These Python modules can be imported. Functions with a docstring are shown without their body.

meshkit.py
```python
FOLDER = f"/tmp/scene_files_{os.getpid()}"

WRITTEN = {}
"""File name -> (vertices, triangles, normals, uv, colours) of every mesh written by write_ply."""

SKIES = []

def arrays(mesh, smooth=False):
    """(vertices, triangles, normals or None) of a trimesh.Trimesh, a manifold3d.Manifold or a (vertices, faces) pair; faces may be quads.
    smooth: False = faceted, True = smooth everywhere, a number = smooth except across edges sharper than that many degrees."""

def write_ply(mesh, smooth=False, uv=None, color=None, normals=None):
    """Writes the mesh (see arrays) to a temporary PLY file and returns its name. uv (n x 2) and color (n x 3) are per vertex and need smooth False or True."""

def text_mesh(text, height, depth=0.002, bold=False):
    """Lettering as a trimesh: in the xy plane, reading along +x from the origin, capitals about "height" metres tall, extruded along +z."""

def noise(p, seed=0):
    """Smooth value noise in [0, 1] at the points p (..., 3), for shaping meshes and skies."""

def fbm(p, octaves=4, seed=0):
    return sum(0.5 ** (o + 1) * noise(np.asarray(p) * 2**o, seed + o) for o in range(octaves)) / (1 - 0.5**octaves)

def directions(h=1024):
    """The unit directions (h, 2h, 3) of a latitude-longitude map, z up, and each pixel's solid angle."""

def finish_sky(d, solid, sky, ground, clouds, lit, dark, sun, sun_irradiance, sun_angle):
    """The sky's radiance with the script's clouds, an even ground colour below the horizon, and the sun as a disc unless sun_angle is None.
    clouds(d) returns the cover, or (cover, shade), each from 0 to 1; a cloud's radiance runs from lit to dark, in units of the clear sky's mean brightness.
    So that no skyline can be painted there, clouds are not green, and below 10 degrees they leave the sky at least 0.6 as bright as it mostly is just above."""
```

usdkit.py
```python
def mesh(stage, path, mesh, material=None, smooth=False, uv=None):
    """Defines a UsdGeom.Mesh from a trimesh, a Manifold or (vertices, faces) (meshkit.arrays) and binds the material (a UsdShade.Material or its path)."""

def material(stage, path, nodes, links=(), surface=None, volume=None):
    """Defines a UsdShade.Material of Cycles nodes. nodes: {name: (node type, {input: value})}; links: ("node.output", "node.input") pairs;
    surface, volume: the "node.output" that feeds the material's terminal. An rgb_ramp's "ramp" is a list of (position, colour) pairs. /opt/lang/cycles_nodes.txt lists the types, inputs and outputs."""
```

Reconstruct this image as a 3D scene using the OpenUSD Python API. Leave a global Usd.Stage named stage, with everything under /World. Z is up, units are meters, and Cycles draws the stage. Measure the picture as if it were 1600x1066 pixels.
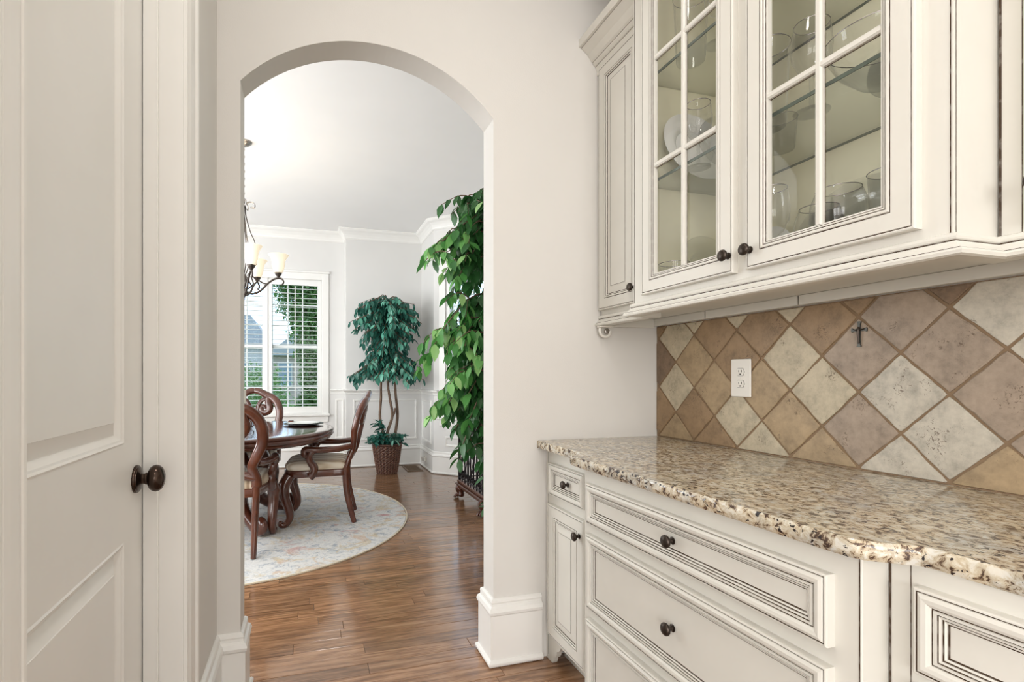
import math, random
import numpy as np
import trimesh
import usdkit, meshkit
from pxr import Usd, UsdGeom, UsdLux, UsdShade, Gf, Sdf, Vt
from shapely.geometry import Polygon, box as sbox
from shapely import affinity

stage = Usd.Stage.CreateInMemory()
UsdGeom.SetStageUpAxis(stage, UsdGeom.Tokens.z)
UsdGeom.SetStageMetersPerUnit(stage, 1.0)
UsdGeom.Xform.Define(stage, '/World')
PI = math.pi
rng = random.Random(7)
nr = np.random.default_rng(11)

# ------------------------------------------------------------------ camera, light, exposure
H = 1.1812                                   # camera height
cam = UsdGeom.Camera.Define(stage, '/World/camera')
cam.AddTranslateOp().Set(Gf.Vec3d(0, 0, H))
cam.AddRotateZOp().Set(-math.degrees(0.287))
cam.AddRotateXOp().Set(90)
cam.CreateHorizontalApertureAttr(36.0)
cam.CreateVerticalApertureAttr(36.0 * 1066 / 1600)
cam.CreateFocalLengthAttr(36.0 * 796 / 1600)
cam.CreateHorizontalApertureOffsetAttr(36.0 * 87 / 1600)
cam.CreateVerticalApertureOffsetAttr(36.0 * 56 / 1600)
cam.CreateClippingRangeAttr(Gf.Vec2f(0.02, 500))
cam.CreateExposureAttr(-0.30)

def light(kind, name, pos, rot, size, power, color, spread=None):
    L = getattr(UsdLux, kind).Define(stage, '/World/Lights/' + name)
    L.AddTranslateOp().Set(Gf.Vec3d(*pos))
    L.AddRotateXYZOp().Set(Gf.Vec3f(*rot))
    L.CreateIntensityAttr(power)
    L.CreateColorAttr(Gf.Vec3f(*color))
    if kind == 'RectLight':
        L.CreateWidthAttr(size[0]); L.CreateHeightAttr(size[1])
    elif kind == 'DiskLight':
        L.CreateRadiusAttr(size)
    elif kind == 'SphereLight':
        L.CreateRadiusAttr(size)
    elif kind == 'DistantLight':
        L.CreateAngleAttr(size)
    return L

DAY = (0.93, 0.97, 1.0)
LAMP = (1.0, 0.96, 0.90)
dome = UsdLux.DomeLight.Define(stage, '/World/Lights/sky')
dome.CreateIntensityAttr(.95)
dome.CreateColorAttr(Gf.Vec3f(0.58, 0.78, 1.0))
light('DistantLight', 'sun', (0, 0, 10), (36, 0, 40), 0.6, 5.0, (1, 0.95, 0.86))
# unseen area lights behind and left of the camera, lighting arch wall and cabinets
light('RectLight', 'kitchen_window', (-1.6, -4.9, 1.6), (90, 0, 0), (5.0, 2.2), 8.0, (0.985, 0.985, 0.98))
light('RectLight', 'kitchen_side_window', (-4.9, -1.6, 1.6), (0, -90, 0), (2.2, 5.0), 5.8, (0.985, 0.985, 0.98))
# unseen ceiling lamps, out of view above, lighting the pantry from overhead
light('DiskLight', 'pantry_lamp', (0.25, 0.80, 3.035), (0, 0, 0), 0.16, 34.0, LAMP)
light('DiskLight', 'kitchen_lamp', (0.25, -0.9, 3.035), (0, 0, 0), 0.16, 42.0, LAMP)
# added fill panels out of view in the dining room, and the chandelier's bulbs
light('RectLight', 'dining_window', (-3.2, 4.4, 1.7), (0, -90, 0), (1.8, 3.2), 8.4, (0.94, 0.975, 1.0))
light('RectLight', 'dining_window_near', (-1.9, 2.12, 1.6), (90, 0, 0), (1.8, 1.8), 8.0, (0.94, 0.975, 1.0))
for k in range(5):
    light('SphereLight', f'bulb_{k}', (-.49 + .27 * math.cos(math.radians(72 * k)), 4.48 + .27 * math.sin(math.radians(72 * k)), 2.175), (0, 0, 0), .022, 100.0, (1.0, .92, .80))

# ------------------------------------------------------------------ helpers
V3 = lambda *a: np.array(a, float)
used = {}

def numbered(parent, name):
    k = used.get((parent, name), 0)
    used[(parent, name)] = k + 1
    return f'{parent}/{name}' + (f'_{k:03d}' if k else '')

class MB:
    """collects triangles of one mesh; g is the glaze value of the added faces"""
    def __init__(s):
        s.v, s.f, s.g, s.n = [], [], [], 0
    def add(s, v, f, g=0.0):
        v = np.asarray(v, float).reshape(-1, 3); f = np.asarray(f, int)
        if f.shape[1] == 4:
            f = np.vstack([f[:, [0, 1, 2]], f[:, [0, 2, 3]]])
        s.v.append(v); s.f.append(f + s.n); s.g.append(np.full(len(v), g, float)); s.n += len(v)
        return s
    def tm(s, m, g=0.0):
        return s.add(m.vertices, m.faces, g)
    def quad(s, a, b, c, d, g=0.0):
        return s.add([a, b, c, d], [[0, 1, 2], [0, 2, 3]], g)
    def arrays(s):
        return np.vstack(s.v), np.vstack(s.f), np.concatenate(s.g)
    def box(s, lo, hi, bev=0.0, g=0.0):
        lo, hi = np.minimum(lo, hi).astype(float), np.maximum(lo, hi).astype(float)
        if bev <= 0:
            m = trimesh.creation.box(hi - lo); m.apply_translation((lo + hi) / 2)
            v, f = m.vertices, m.faces
            return s.add(v[f].reshape(-1, 3), np.arange(len(f) * 3).reshape(-1, 3), g)
        p = []
        for cx in (0, 1):
            for cy in (0, 1):
                for cz in (0, 1):
                    c = np.array([(lo, hi)[cx][0], (lo, hi)[cy][1], (lo, hi)[cz][2]])
                    d = np.array([1 - 2 * cx, 1 - 2 * cy, 1 - 2 * cz]) * bev
                    for k in range(3):
                        q = c + d; q[k] = c[k]; p.append(q)
        m = trimesh.convex.convex_hull(np.array(p))
        v, f = m.vertices, m.faces
        return s.add(v[f].reshape(-1, 3), np.arange(len(f) * 3).reshape(-1, 3), g)
    def terrace(s, o, u, v, n, W, Hh, prof, cap=True, gcap=0.0):
        """nested rectangles: prof = (inset, height, glaze of the band that leads here)"""
        o, u, v, n = (np.asarray(x, float) for x in (o, u, v, n))
        ring = lambda d, h: [o + u * d + v * d + n * h, o + u * (W - d) + v * d + n * h, o + u * (W - d) + v * (Hh - d) + n * h, o + u * d + v * (Hh - d) + n * h]
        prev = ring(prof[0][0], prof[0][1])
        for p in prof[1:]:
            cur = ring(p[0], p[1])
            g = p[2] if len(p) > 2 else 0.0
            for k in range(4):
                s.quad(prev[k], prev[(k + 1) % 4], cur[(k + 1) % 4], cur[k], g)
            prev = cur
        if cap:
            s.quad(*prev, g=gcap)
        return s
    def sweep(s, path, prof, side=1, closed=False, caps=True):
        """mouldings: prof = (offset from the path towards its left * side, z, glaze) along the 2D path, mitred"""
        P = np.asarray(path, float); n = len(P)
        seg = n if closed else n - 1
        d = [(P[(i + 1) % n] - P[i]) / np.linalg.norm(P[(i + 1) % n] - P[i]) for i in range(seg)]
        nn = [np.array([-x[1], x[0]]) * side for x in d]
        off = []
        for i in range(n):
            a = nn[i - 1] if (closed or i > 0) else nn[0]
            b = nn[i % seg] if (closed or i < n - 1) else nn[-1]
            m = a + b
            off.append(m / max(1e-6, (m @ a)))
        pt = lambda i, p: np.array([*(P[i % n] + off[i % n] * p[0]), p[1]])
        for i in range(seg):
            for k in range(len(prof) - 1):
                a, b = prof[k], prof[k + 1]
                g = b[2] if len(b) > 2 else 0.0
                q = [pt(i, a), pt(i + 1, a), pt(i + 1, b), pt(i, b)]
                s.quad(*(q if side < 0 else q[::-1]), g=g)
        if caps and not closed:
            try:
                pts = np.array([[p[0], p[1]] for p in prof])
                pv, pf = trimesh.creation.triangulate_polygon(Polygon(pts), engine='earcut')
                us, inv = np.unique(pf, return_inverse=True); pv, pf = pv[us], inv.reshape(-1, 3)
                for i, fl in ((0, 1), (n - 1, -1)):
                    v = np.array([[*(P[i] + off[i] * q[0]), q[1]] for q in pv])
                    s.add(v, pf[:, ::fl])
            except Exception:
                pass
        return s
    def lathe(s, prof, c=(0, 0, 0), axis=(0, 0, 1), n=24, g=0.0, closed=False):
        prof = np.asarray(prof, float)
        a = np.asarray(axis, float); a /= np.linalg.norm(a)
        e = np.cross(a, [1, 0, 0] if abs(a[0]) < .9 else [0, 1, 0]); e /= np.linalg.norm(e)
        b = np.cross(a, e)
        t = np.arange(n) * 2 * PI / n
        R = np.cos(t)[:, None] * e + np.sin(t)[:, None] * b
        v = (np.asarray(c, float) + prof[:, None, :1] * R[None] + prof[:, None, 1:2] * a).reshape(-1, 3)
        f = []
        m = len(prof)
        for i in range(m - 1):
            for j in range(n):
                k = (j + 1) % n
                f.append([i * n + j, i * n + k, (i + 1) * n + k, (i + 1) * n + j])
        return s.add(v, f, g)
    def tube(s, pts, rad, sides=8, g=0.0, caps=True, squash=None, ref=None):
        p = np.asarray(pts, float); m = len(p)
        r = np.broadcast_to(np.asarray(rad, float), (m,)) if np.ndim(rad) < 2 else None
        t = np.gradient(p, axis=0); t /= np.linalg.norm(t, axis=1, keepdims=True) + 1e-12
        if ref is None:
            ref = [0, 0, 1] if abs(t[0][2]) < .9 else [1, 0, 0]
        a = np.asarray(ref, float)
        A = []
        for k in range(m):
            a = a - t[k] * (a @ t[k]); a = a / (np.linalg.norm(a) + 1e-12); A.append(a)
        A = np.array(A); B = np.cross(t, A)
        th = np.arange(sides) * 2 * PI / sides + PI / sides
        rx = r if squash is None else r * squash
        v = p[:, None] + (np.cos(th)[None, :, None] * A[:, None]) * r[:, None, None] + (np.sin(th)[None, :, None] * B[:, None]) * np.broadcast_to(rx, (m,))[:, None, None]
        v = v.reshape(-1, 3)
        f = []
        for i in range(m - 1):
            for j in range(sides):
                k = (j + 1) % sides
                f.append([i * sides + j, i * sides + k, (i + 1) * sides + k, (i + 1) * sides + j])
        f = np.array(f); f = np.vstack([f[:, [0, 1, 2]], f[:, [0, 2, 3]]])
        if caps:
            c0, c1 = len(v), len(v) + 1
            v = np.vstack([v, p[0], p[-1]])
            e = [[c0, (j + 1) % sides, j] for j in range(sides)] + [[c1, (m - 1) * sides + j, (m - 1) * sides + (j + 1) % sides] for j in range(sides)]
            f = np.vstack([f, e])
        return s.add(v, f, g)
    def prism(s, poly, z0, z1, frame=None, g=0.0):
        """extruded shapely polygon; frame = (origin, u, v, n)"""
        m = trimesh.creation.extrude_polygon(poly, z1 - z0, engine='earcut'); v = m.vertices.copy(); v[:, 2] += z0
        if frame is not None:
            o, u, w, n = (np.asarray(x, float) for x in frame)
            v = o + v[:, :1] * u + v[:, 1:2] * w + v[:, 2:] * n
        f = m.faces
        return s.add(v[f].reshape(-1, 3), np.arange(len(f) * 3).reshape(-1, 3), g)

def spline(pts, n=8):
    p = np.asarray(pts, float)
    q = np.vstack([2 * p[0] - p[1], p, 2 * p[-1] - p[-2]])
    out = []
    for i in range(len(p) - 1):
        a, b, c, d = q[i:i + 4]
        for t in np.linspace(0, 1, n, endpoint=False):
            out.append(.5 * (2 * b + (c - a) * t + (2 * a - 5 * b + 4 * c - d) * t * t + (3 * b - a - 3 * c + d) * t ** 3))
    out.append(p[-1])
    return np.array(out)

def put(path, mb, mat, smooth=False):
    v, f, g = mb.arrays()
    glazed = g.max() > 0
    m = usdkit.mesh(stage, path, (v, f), MAT[mat], smooth=False if glazed else smooth)
    m.CreateDoubleSidedAttr(True)
    if glazed:
        UsdGeom.PrimvarsAPI(m).CreatePrimvar('glaze', Sdf.ValueTypeNames.FloatArray, 'vertex').Set(Vt.FloatArray.FromNumpy(g.astype(np.float32)))
    return m

def tag(path, label=None, cat=None, group=None, kind=None):
    p = stage.GetPrimAtPath(path)
    for k, x in (('label', label), ('category', cat), ('group', group), ('kind', kind)):
        if x:
            p.SetCustomDataByKey(k, x)

def thing(name, label, cat, loc=(0, 0, 0), rz=0, group=None, kind=None):
    path = numbered('/World', name)
    x = UsdGeom.Xform.Define(stage, path)
    x.AddTranslateOp().Set(Gf.Vec3d(*map(float, loc)))
    x.AddRotateZOp().Set(float(rz))
    tag(path, label, cat, group, kind)
    return path

def part(parent, name, mb, mat, smooth=False, label=None, kind=None):
    path = numbered(parent, name)
    put(path, mb, mat, smooth)
    tag(path, label, kind=kind)
    return path

def solo(name, mb, mat, label, cat, smooth=False, group=None, kind=None):
    path = numbered('/World', name)
    put(path, mb, mat, smooth)
    tag(path, label, cat, group, kind)
    return path

def struct(name, mb, mat, label, cat, smooth=False):
    return solo(name, mb, mat, label, cat, smooth, kind='structure')

def dup(src, name, label, loc, rz=0, group=None, cat='chair'):
    path = thing(name, label, cat, loc, rz, group)
    # the copied parts live below a reference to the source, whose own transform is replaced by this one's
    p = stage.GetPrimAtPath(path)
    p.GetReferences().AddInternalReference(src)
    p.SetInstanceable(True)
    return path

# ------------------------------------------------------------------ materials
MAT = {}
def material(name, nodes, links, surface):
    MAT[name] = usdkit.material(stage, '/World/Looks/' + name, nodes, links, surface=surface)

def plain(name, col, rough=0.5, spec=0.5, metal=0.0, coat=0.0, **kw):
    material(name, {'p': ('principled_bsdf', {'base_color': col, 'roughness': rough, 'specular_ior_level': spec, 'metallic': metal, 'coat_weight': coat, **kw})}, [], 'p.BSDF')

def painted(name, col, rough=.5, amp=.03, bump=.0, scale=30.0):
    a = tuple(c * (1 - amp) for c in col); b = tuple(min(1, c * (1 + amp)) for c in col)
    n = {'t': ('texture_coordinate', {}), 'n': ('noise_texture', {'scale': scale, 'detail': 3.0}), 'r': ('rgb_ramp', {'ramp': [(0.3, a), (0.7, b)]}), 'p': ('principled_bsdf', {'roughness': rough, 'specular_ior_level': .35})}
    l = [('t.object', 'n.vector'), ('n.fac', 'r.fac'), ('r.color', 'p.base_color')]
    if bump:
        n['n2'] = ('noise_texture', {'scale': 260.0, 'detail': 2.0}); n['b'] = ('bump', {'strength': bump, 'distance': .002})
        l += [('t.object', 'n2.vector'), ('n2.fac', 'b.height'), ('b.normal', 'p.normal')]
    material(name, n, l, 'p.BSDF')

painted('wall_paint', (.735, .715, .68), .62, .012, .12, 3.0)
painted('dining_paint', (.735, .725, .705), .62, .012, 0, 3.0)
painted('ceiling_paint', (.90, .895, .885), .7, .01, 0, 3.0)
painted('trim_paint', (.85, .84, .81), .34, .012, 0, 6.0)
painted('door_paint', (.86, .85, .82), .36, .012, 0, 6.0)
painted('shutter_paint', (.85, .845, .82), .35, .01, 0, 6.0)

# antique cream paint with dark glaze left in the grooves ("glaze" is a vertex value of the mesh)
def cream(name, col, inner=False):
    dark = (.055, .03, .015)
    n = {'t': ('texture_coordinate', {}), 'm': ('mapping', {'scale': (3, 3, 3)}), 'n': ('noise_texture', {'scale': 2.5, 'detail': 4.0}),
         'r': ('rgb_ramp', {'ramp': [(0.25, tuple(c * .965 for c in col)), (0.6, col), (0.8, tuple(min(1, c * 1.03) for c in col))]}),
         'a': ('attribute', {'attribute': 'glaze'}), 'n2': ('noise_texture', {'scale': 45.0, 'detail': 3.0}), 'w': ('map_range', {'from_min': .30, 'from_max': .5, 'to_min': .75, 'to_max': 1.0, 'clamp': True}),
         'mul': ('math', {'math_type': 'multiply'}), 'x': ('mix_color', {'b': dark}),
         'p': ('principled_bsdf', {'roughness': .36, 'specular_ior_level': .45})}
    l = [('t.object', 'm.vector'), ('m.vector', 'n.vector'), ('n.fac', 'r.fac'), ('t.object', 'n2.vector'), ('n2.fac', 'w.value'), ('a.fac', 'mul.value1'), ('w.result', 'mul.value2'),
         ('mul.value', 'x.fac'), ('r.color', 'x.a'), ('x.result', 'p.base_color')]
    material(name, n, l, 'p.BSDF')
cream('cream_glaze', (.72, .70, .64))
painted('cabinet_inside', (.82, .79, .60), .5, .03, 0, 8.0)

def wood(name, cols, scale, axis_scale, rough, coat=0.0, rnd=None, amount=.35, bump=0.0, ring=None):
    n = {'t': ('texture_coordinate', {}), 'm': ('mapping', {'scale': axis_scale}), 'n': ('noise_texture', {'scale': scale, 'detail': 6.0, 'roughness': .62, 'distortion': .35}),
         'r': ('rgb_ramp', {'ramp': list(zip((.28, .45, .58, .75), cols))}),
         'p': ('principled_bsdf', {'roughness': rough, 'coat_weight': coat, 'coat_roughness': .12})}
    l = [('m.vector', 'n.vector'), ('n.fac', 'r.fac')]
    if rnd:
        src = 'i.random' if rnd == 'object' else 'i.random_per_island'
        n['i'] = (('object_info' if rnd == 'object' else 'geometry'), {})
        n['o'] = ('combine_xyz', {}); n['mu'] = ('math', {'math_type': 'multiply', 'value2': 37.0})
        n['v'] = ('mix_vector', {'fac': 1.0})
        n['h'] = ('hsv', {'fac': 1.0}); n['mr'] = ('map_range', {'from_min': 0, 'from_max': 1, 'to_min': 1 - amount, 'to_max': 1 + amount})
        n['ad'] = ('mix', {'mix_type': 'add', 'fac': 1.0})
        l += [(src, 'mu.value1'), ('mu.value', 'o.x'), ('mu.value', 'o.y'), ('t.object', 'ad.color1'), ('o.vector', 'ad.color2'), ('ad.color', 'm.vector'),
              (src, 'mr.value'), ('mr.result', 'h.value'), ('r.color', 'h.color'), ('h.color', 'p.base_color')]
    else:
        l += [('t.object', 'm.vector'), ('r.color', 'p.base_color')]
    if bump:
        n['b'] = ('bump', {'strength': bump, 'distance': .002}); l += [('n.fac', 'b.height'), ('b.normal', 'p.normal')]
    material(name, n, l, 'p.BSDF')
OAK = [(.125, .058, .026), (.245, .124, .060), (.35, .190, .100), (.47, .285, .165)]
wood('oak_plank', OAK, 3.2, (1.5, 17, 17), .17, .5, 'object', .22, .08)
wood('oak_strip', OAK, 3.2, (1.5, 17, 17), .17, .5, 'island', .22, .08)
wood('mahogany', [(.055, .015, .008), (.080, .022, .011), (.105, .030, .0145), (.13, .040, .019)], 2.0, (3, 3, 3), .20, .6)
wood('mahogany_top', [(.03, .009, .005), (.06, .017, .009), (.09, .027, .014), (.12, .04, .02)], 4.0, (2, 14, 5), .10, 1.0)
wood('bark', [(.05, .03, .02), (.12, .075, .05), (.19, .125, .085), (.26, .18, .12)], 9.0, (4, 4, 1), .8)

def leafy(name, cols, rnd):
    src = 'i.random' if rnd == 'object' else 'i.random_per_island'
    n = {'i': (('object_info' if rnd == 'object' else 'geometry'), {}), 'r': ('rgb_ramp', {'ramp': list(zip(np.linspace(0, 1, len(cols)), cols))}),
         'p': ('principled_bsdf', {'roughness': .36, 'specular_ior_level': .6}), 'tr': ('translucent_bsdf', {}), 'x': ('mix_closure', {'fac': .28})}
    material(name, n, [(src, 'r.fac'), ('r.color', 'p.base_color'), ('r.color', 'tr.color'), ('p.BSDF', 'x.closure1'), ('tr.BSDF', 'x.closure2')], 'x.closure')
GREEN = [(.036, .14, .036), (.065, .24, .055), (.11, .35, .08), (.20, .49, .14), (.40, .66, .25)]
TEAL = [(.032, .16, .12), (.06, .25, .18), (.09, .36, .26), (.15, .48, .35), (.30, .60, .49)]
leafy('ficus_leaf', GREEN, 'object'); leafy('ficus_leaf_mass', GREEN, 'island')
leafy('teal_leaf', TEAL, 'object'); leafy('teal_leaf_mass', TEAL, 'island')
leafy('outdoor_leaf', [(.13, .25, .07), (.20, .35, .10), (.28, .45, .15), (.40, .58, .24)], 'island')
leafy('hedge_leaf', [(.15, .27, .08), (.22, .36, .12), (.29, .45, .17), (.38, .54, .25)], 'island')

# granite
material('granite', {
    't': ('texture_coordinate', {}),
    'm': ('mapping', {'scale': (1.3, 1.0, 1.2)}),
    'n1': ('noise_texture', {'scale': 50.0, 'detail': 5.0, 'roughness': .68, 'distortion': .6}),
    'n2': ('noise_texture', {'scale': 66.0, 'detail': 3.0, 'roughness': .6, 'distortion': .3}),
    'n3': ('noise_texture', {'scale': 17.0, 'detail': 3.0}),
    'r1': ('rgb_ramp', {'ramp': [(.0, (.04, .025, .02)), (.385, (.08, .05, .038)), (.42, (.22, .15, .095)), (.45, (.52, .435, .32)), (.53, (.64, .575, .455)), (.60, (.74, .71, .64)), (1, (.80, .79, .76))]}),
    'r2': ('rgb_ramp', {'ramp': [(.0, (1, 1, 1)), (.365, (1, 1, 1)), (.39, (0, 0, 0)), (1, (0, 0, 0))]}),
    'x': ('mix_color', {'b': (.028, .022, .024)}),
    'r3': ('rgb_ramp', {'ramp': [(.36, (.70, .74, .80)), (.56, (1.0, .97, .90)), (.7, (1.0, .93, .82))]}),
    'mu': ('mix', {'mix_type': 'multiply', 'fac': .75}),
    'p': ('principled_bsdf', {'roughness': .10, 'specular_ior_level': .6})},
    [('t.object', 'm.vector'), ('m.vector', 'n1.vector'), ('m.vector', 'n2.vector'), ('t.object', 'n3.vector'), ('n1.fac', 'r1.fac'), ('n2.fac', 'r2.fac'), ('r2.color', 'x.fac'), ('r1.color', 'x.a'),
     ('x.result', 'mu.color1'), ('n3.fac', 'r3.fac'), ('r3.color', 'mu.color2'), ('mu.color', 'p.base_color')], 'p.BSDF')

def tile_mat(name, col):
    dk = tuple(c * .66 for c in col); lt = tuple(min(1, c * 1.2) for c in col)
    material(name, {'t': ('texture_coordinate', {}), 'n': ('noise_texture', {'scale': 20.0, 'detail': 8.0, 'roughness': .72}), 'r': ('rgb_ramp', {'ramp': [(.30, dk), (.5, col), (.68, lt)]}),
        'n2': ('noise_texture', {'scale': 150.0, 'detail': 4.0, 'roughness': .75, 'distortion': .8}), 'n3': ('noise_texture', {'scale': 13.0, 'detail': 2.0}),
        'c': ('map_range', {'from_min': .54, 'from_max': .66, 'to_min': 0.0, 'to_max': .13, 'clamp': True}), 'ad': ('math', {'math_type': 'subtract'}),
        'pit': ('map_range', {'from_min': .318, 'from_max': .275, 'to_min': 0.0, 'to_max': .75, 'clamp': True}),
        'x': ('mix_color', {'b': (.11, .07, .045)}), 'inv': ('math', {'math_type': 'multiply', 'value2': -1.0}), 'b': ('bump', {'strength': .35, 'distance': .003}),
        'p': ('principled_bsdf', {'roughness': .48, 'specular_ior_level': .4})},
        [('t.object', 'n.vector'), ('t.object', 'n2.vector'), ('t.object', 'n3.vector'), ('n.fac', 'r.fac'), ('n3.fac', 'c.value'), ('n2.fac', 'ad.value1'), ('c.result', 'ad.value2'), ('ad.value', 'pit.value'),
         ('pit.result', 'x.fac'), ('r.color', 'x.a'), ('x.result', 'p.base_color'), ('pit.result', 'inv.value1'), ('inv.value', 'b.height'), ('b.normal', 'p.normal')], 'p.BSDF')
for k, c in dict(cream=(.50, .43, .31), white=(.52, .475, .395), tan=(.38, .278, .165), brown=(.30, .20, .112), pink=(.345, .27, .205), dark=(.23, .155, .10)).items():
    tile_mat('tile_' + k, c)
plain('grout', (.27, .185, .115), .85, .2)
plain('bronze', (.055, .042, .034), .30, .6, .75)
plain('door_bronze', (.060, .040, .030), .20, .6, .85)
plain('iron', (.028, .024, .026), .42, .5, .6)
plain('bronze_arm', (.10, .085, .075), .38, .5, .8)
plain('nickel', (.42, .40, .38), .3, .5, .9)
plain('white_plastic', (.82, .79, .73), .3)
plain('dark_slot', (.03, .025, .02), .6)
plain('china', (.85, .85, .83), .12, .6)
plain('candle_wax', (.86, .82, .70), .5)
plain('charger_metal', (.05, .05, .055), .25, .5, .6)
plain('vent_bronze', (.20, .13, .08), .45, .5, .4)
plain('rattan', (.26, .14, .09), .5)
plain('soil', (.05, .03, .02), .95)
plain('lawn', (.12, .22, .05), .95)
plain('brick_house', (.40, .34, .30), .9)
plain('house_white', (.50, .49, .48), .8)
plain('roof_grey', (.34, .35, .37), .9)
plain('house_glass', (.22, .28, .34), .2)
plain('pewter', (.10, .10, .09), .45, .5, .7)
plain('rug_binding', (.70, .62, .48), .9)
SCHLICK = {'lw': ('layer_weight', {'blend': .5}), 'pw': ('math', {'math_type': 'power', 'value2': 5.0}), 'ma': ('math', {'math_type': 'multiply_add', 'value2': .92, 'value3': .035})}
SLINK = [('lw.facing', 'pw.value1'), ('pw.value', 'ma.value1')]
material('pane', {**SCHLICK, 't': ('transparent_bsdf', {'color': (1, 1, 1)}), 'g': ('glossy_bsdf', {'color': (1, 1, 1), 'roughness': .015}), 'x': ('mix_closure', {})},
         SLINK + [('ma.value', 'x.fac'), ('t.BSDF', 'x.closure1'), ('g.BSDF', 'x.closure2')], 'x.closure')
material('window_pane', {'lw': ('layer_weight', {'blend': .5}), 'pw': ('math', {'math_type': 'power', 'value2': 5.0}), 'ma': ('math', {'math_type': 'multiply_add', 'value2': .6, 'value3': .004}), 't': ('transparent_bsdf', {'color': (1, 1, 1)}), 'g': ('glossy_bsdf', {'color': (1, 1, 1), 'roughness': .015}), 'x': ('mix_closure', {})},
         SLINK + [('ma.value', 'x.fac'), ('t.BSDF', 'x.closure1'), ('g.BSDF', 'x.closure2')], 'x.closure')
def glassy(name, tint, edge, k=.5):
    material(name, {**SCHLICK, 't': ('transparent_bsdf', {'color': tint}), 'e': ('diffuse_bsdf', {'color': edge}), 'mr': ('map_range', {'from_min': .55, 'from_max': 1.0, 'to_min': .015, 'to_max': k, 'clamp': True}),
        'y': ('mix_closure', {}), 'g': ('glossy_bsdf', {'color': (1, 1, 1), 'roughness': .04}), 'x': ('mix_closure', {})},
        SLINK + [('lw.facing', 'mr.value'), ('mr.result', 'y.fac'), ('t.BSDF', 'y.closure1'), ('e.BSDF', 'y.closure2'), ('ma.value', 'x.fac'), ('y.closure', 'x.closure1'), ('g.BSDF', 'x.closure2')], 'x.closure')
glassy('glassware', (.99, .99, .98), (.55, .55, .50), .40)
glassy('shelf_glass', (.975, .985, .965), (.35, .40, .33), .22)
plain('shelf_edge', (.13, .16, .13), .25)
plain('shade_glass', (.95, .86, .70), .5, emission_color=(1.0, .84, .58), emission_strength=.55)
plain('stripe_dummy', (.6, .5, .4), .8)
material('seat_fabric', {'t': ('texture_coordinate', {}), 's': ('separate_xyz', {}), 'm': ('math', {'math_type': 'multiply', 'value2': 175.0}), 'si': ('math', {'math_type': 'sine'}),
    'm2': ('math', {'math_type': 'multiply', 'value2': 57.0}), 's2': ('math', {'math_type': 'sine'}), 'ad': ('math', {'math_type': 'add'}),
    'r': ('map_range', {'from_min': -2, 'from_max': 2, 'to_min': 0, 'to_max': 1}), 'c': ('rgb_ramp', {'ramp': [(0, (.20, .12, .07)), (.3, (.42, .31, .20)), (.6, (.60, .50, .37)), (1, (.76, .70, .60))]}),
    'p': ('principled_bsdf', {'roughness': .75, 'sheen_weight': .2})},
    [('t.object', 's.vector'), ('s.y', 'm.value1'), ('m.value', 'si.value1'), ('s.y', 'm2.value1'), ('m2.value', 's2.value1'), ('si.value', 'ad.value1'), ('s2.value', 'ad.value2'), ('ad.value', 'r.value'), ('r.result', 'c.fac'), ('c.color', 'p.base_color')], 'p.BSDF')
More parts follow.
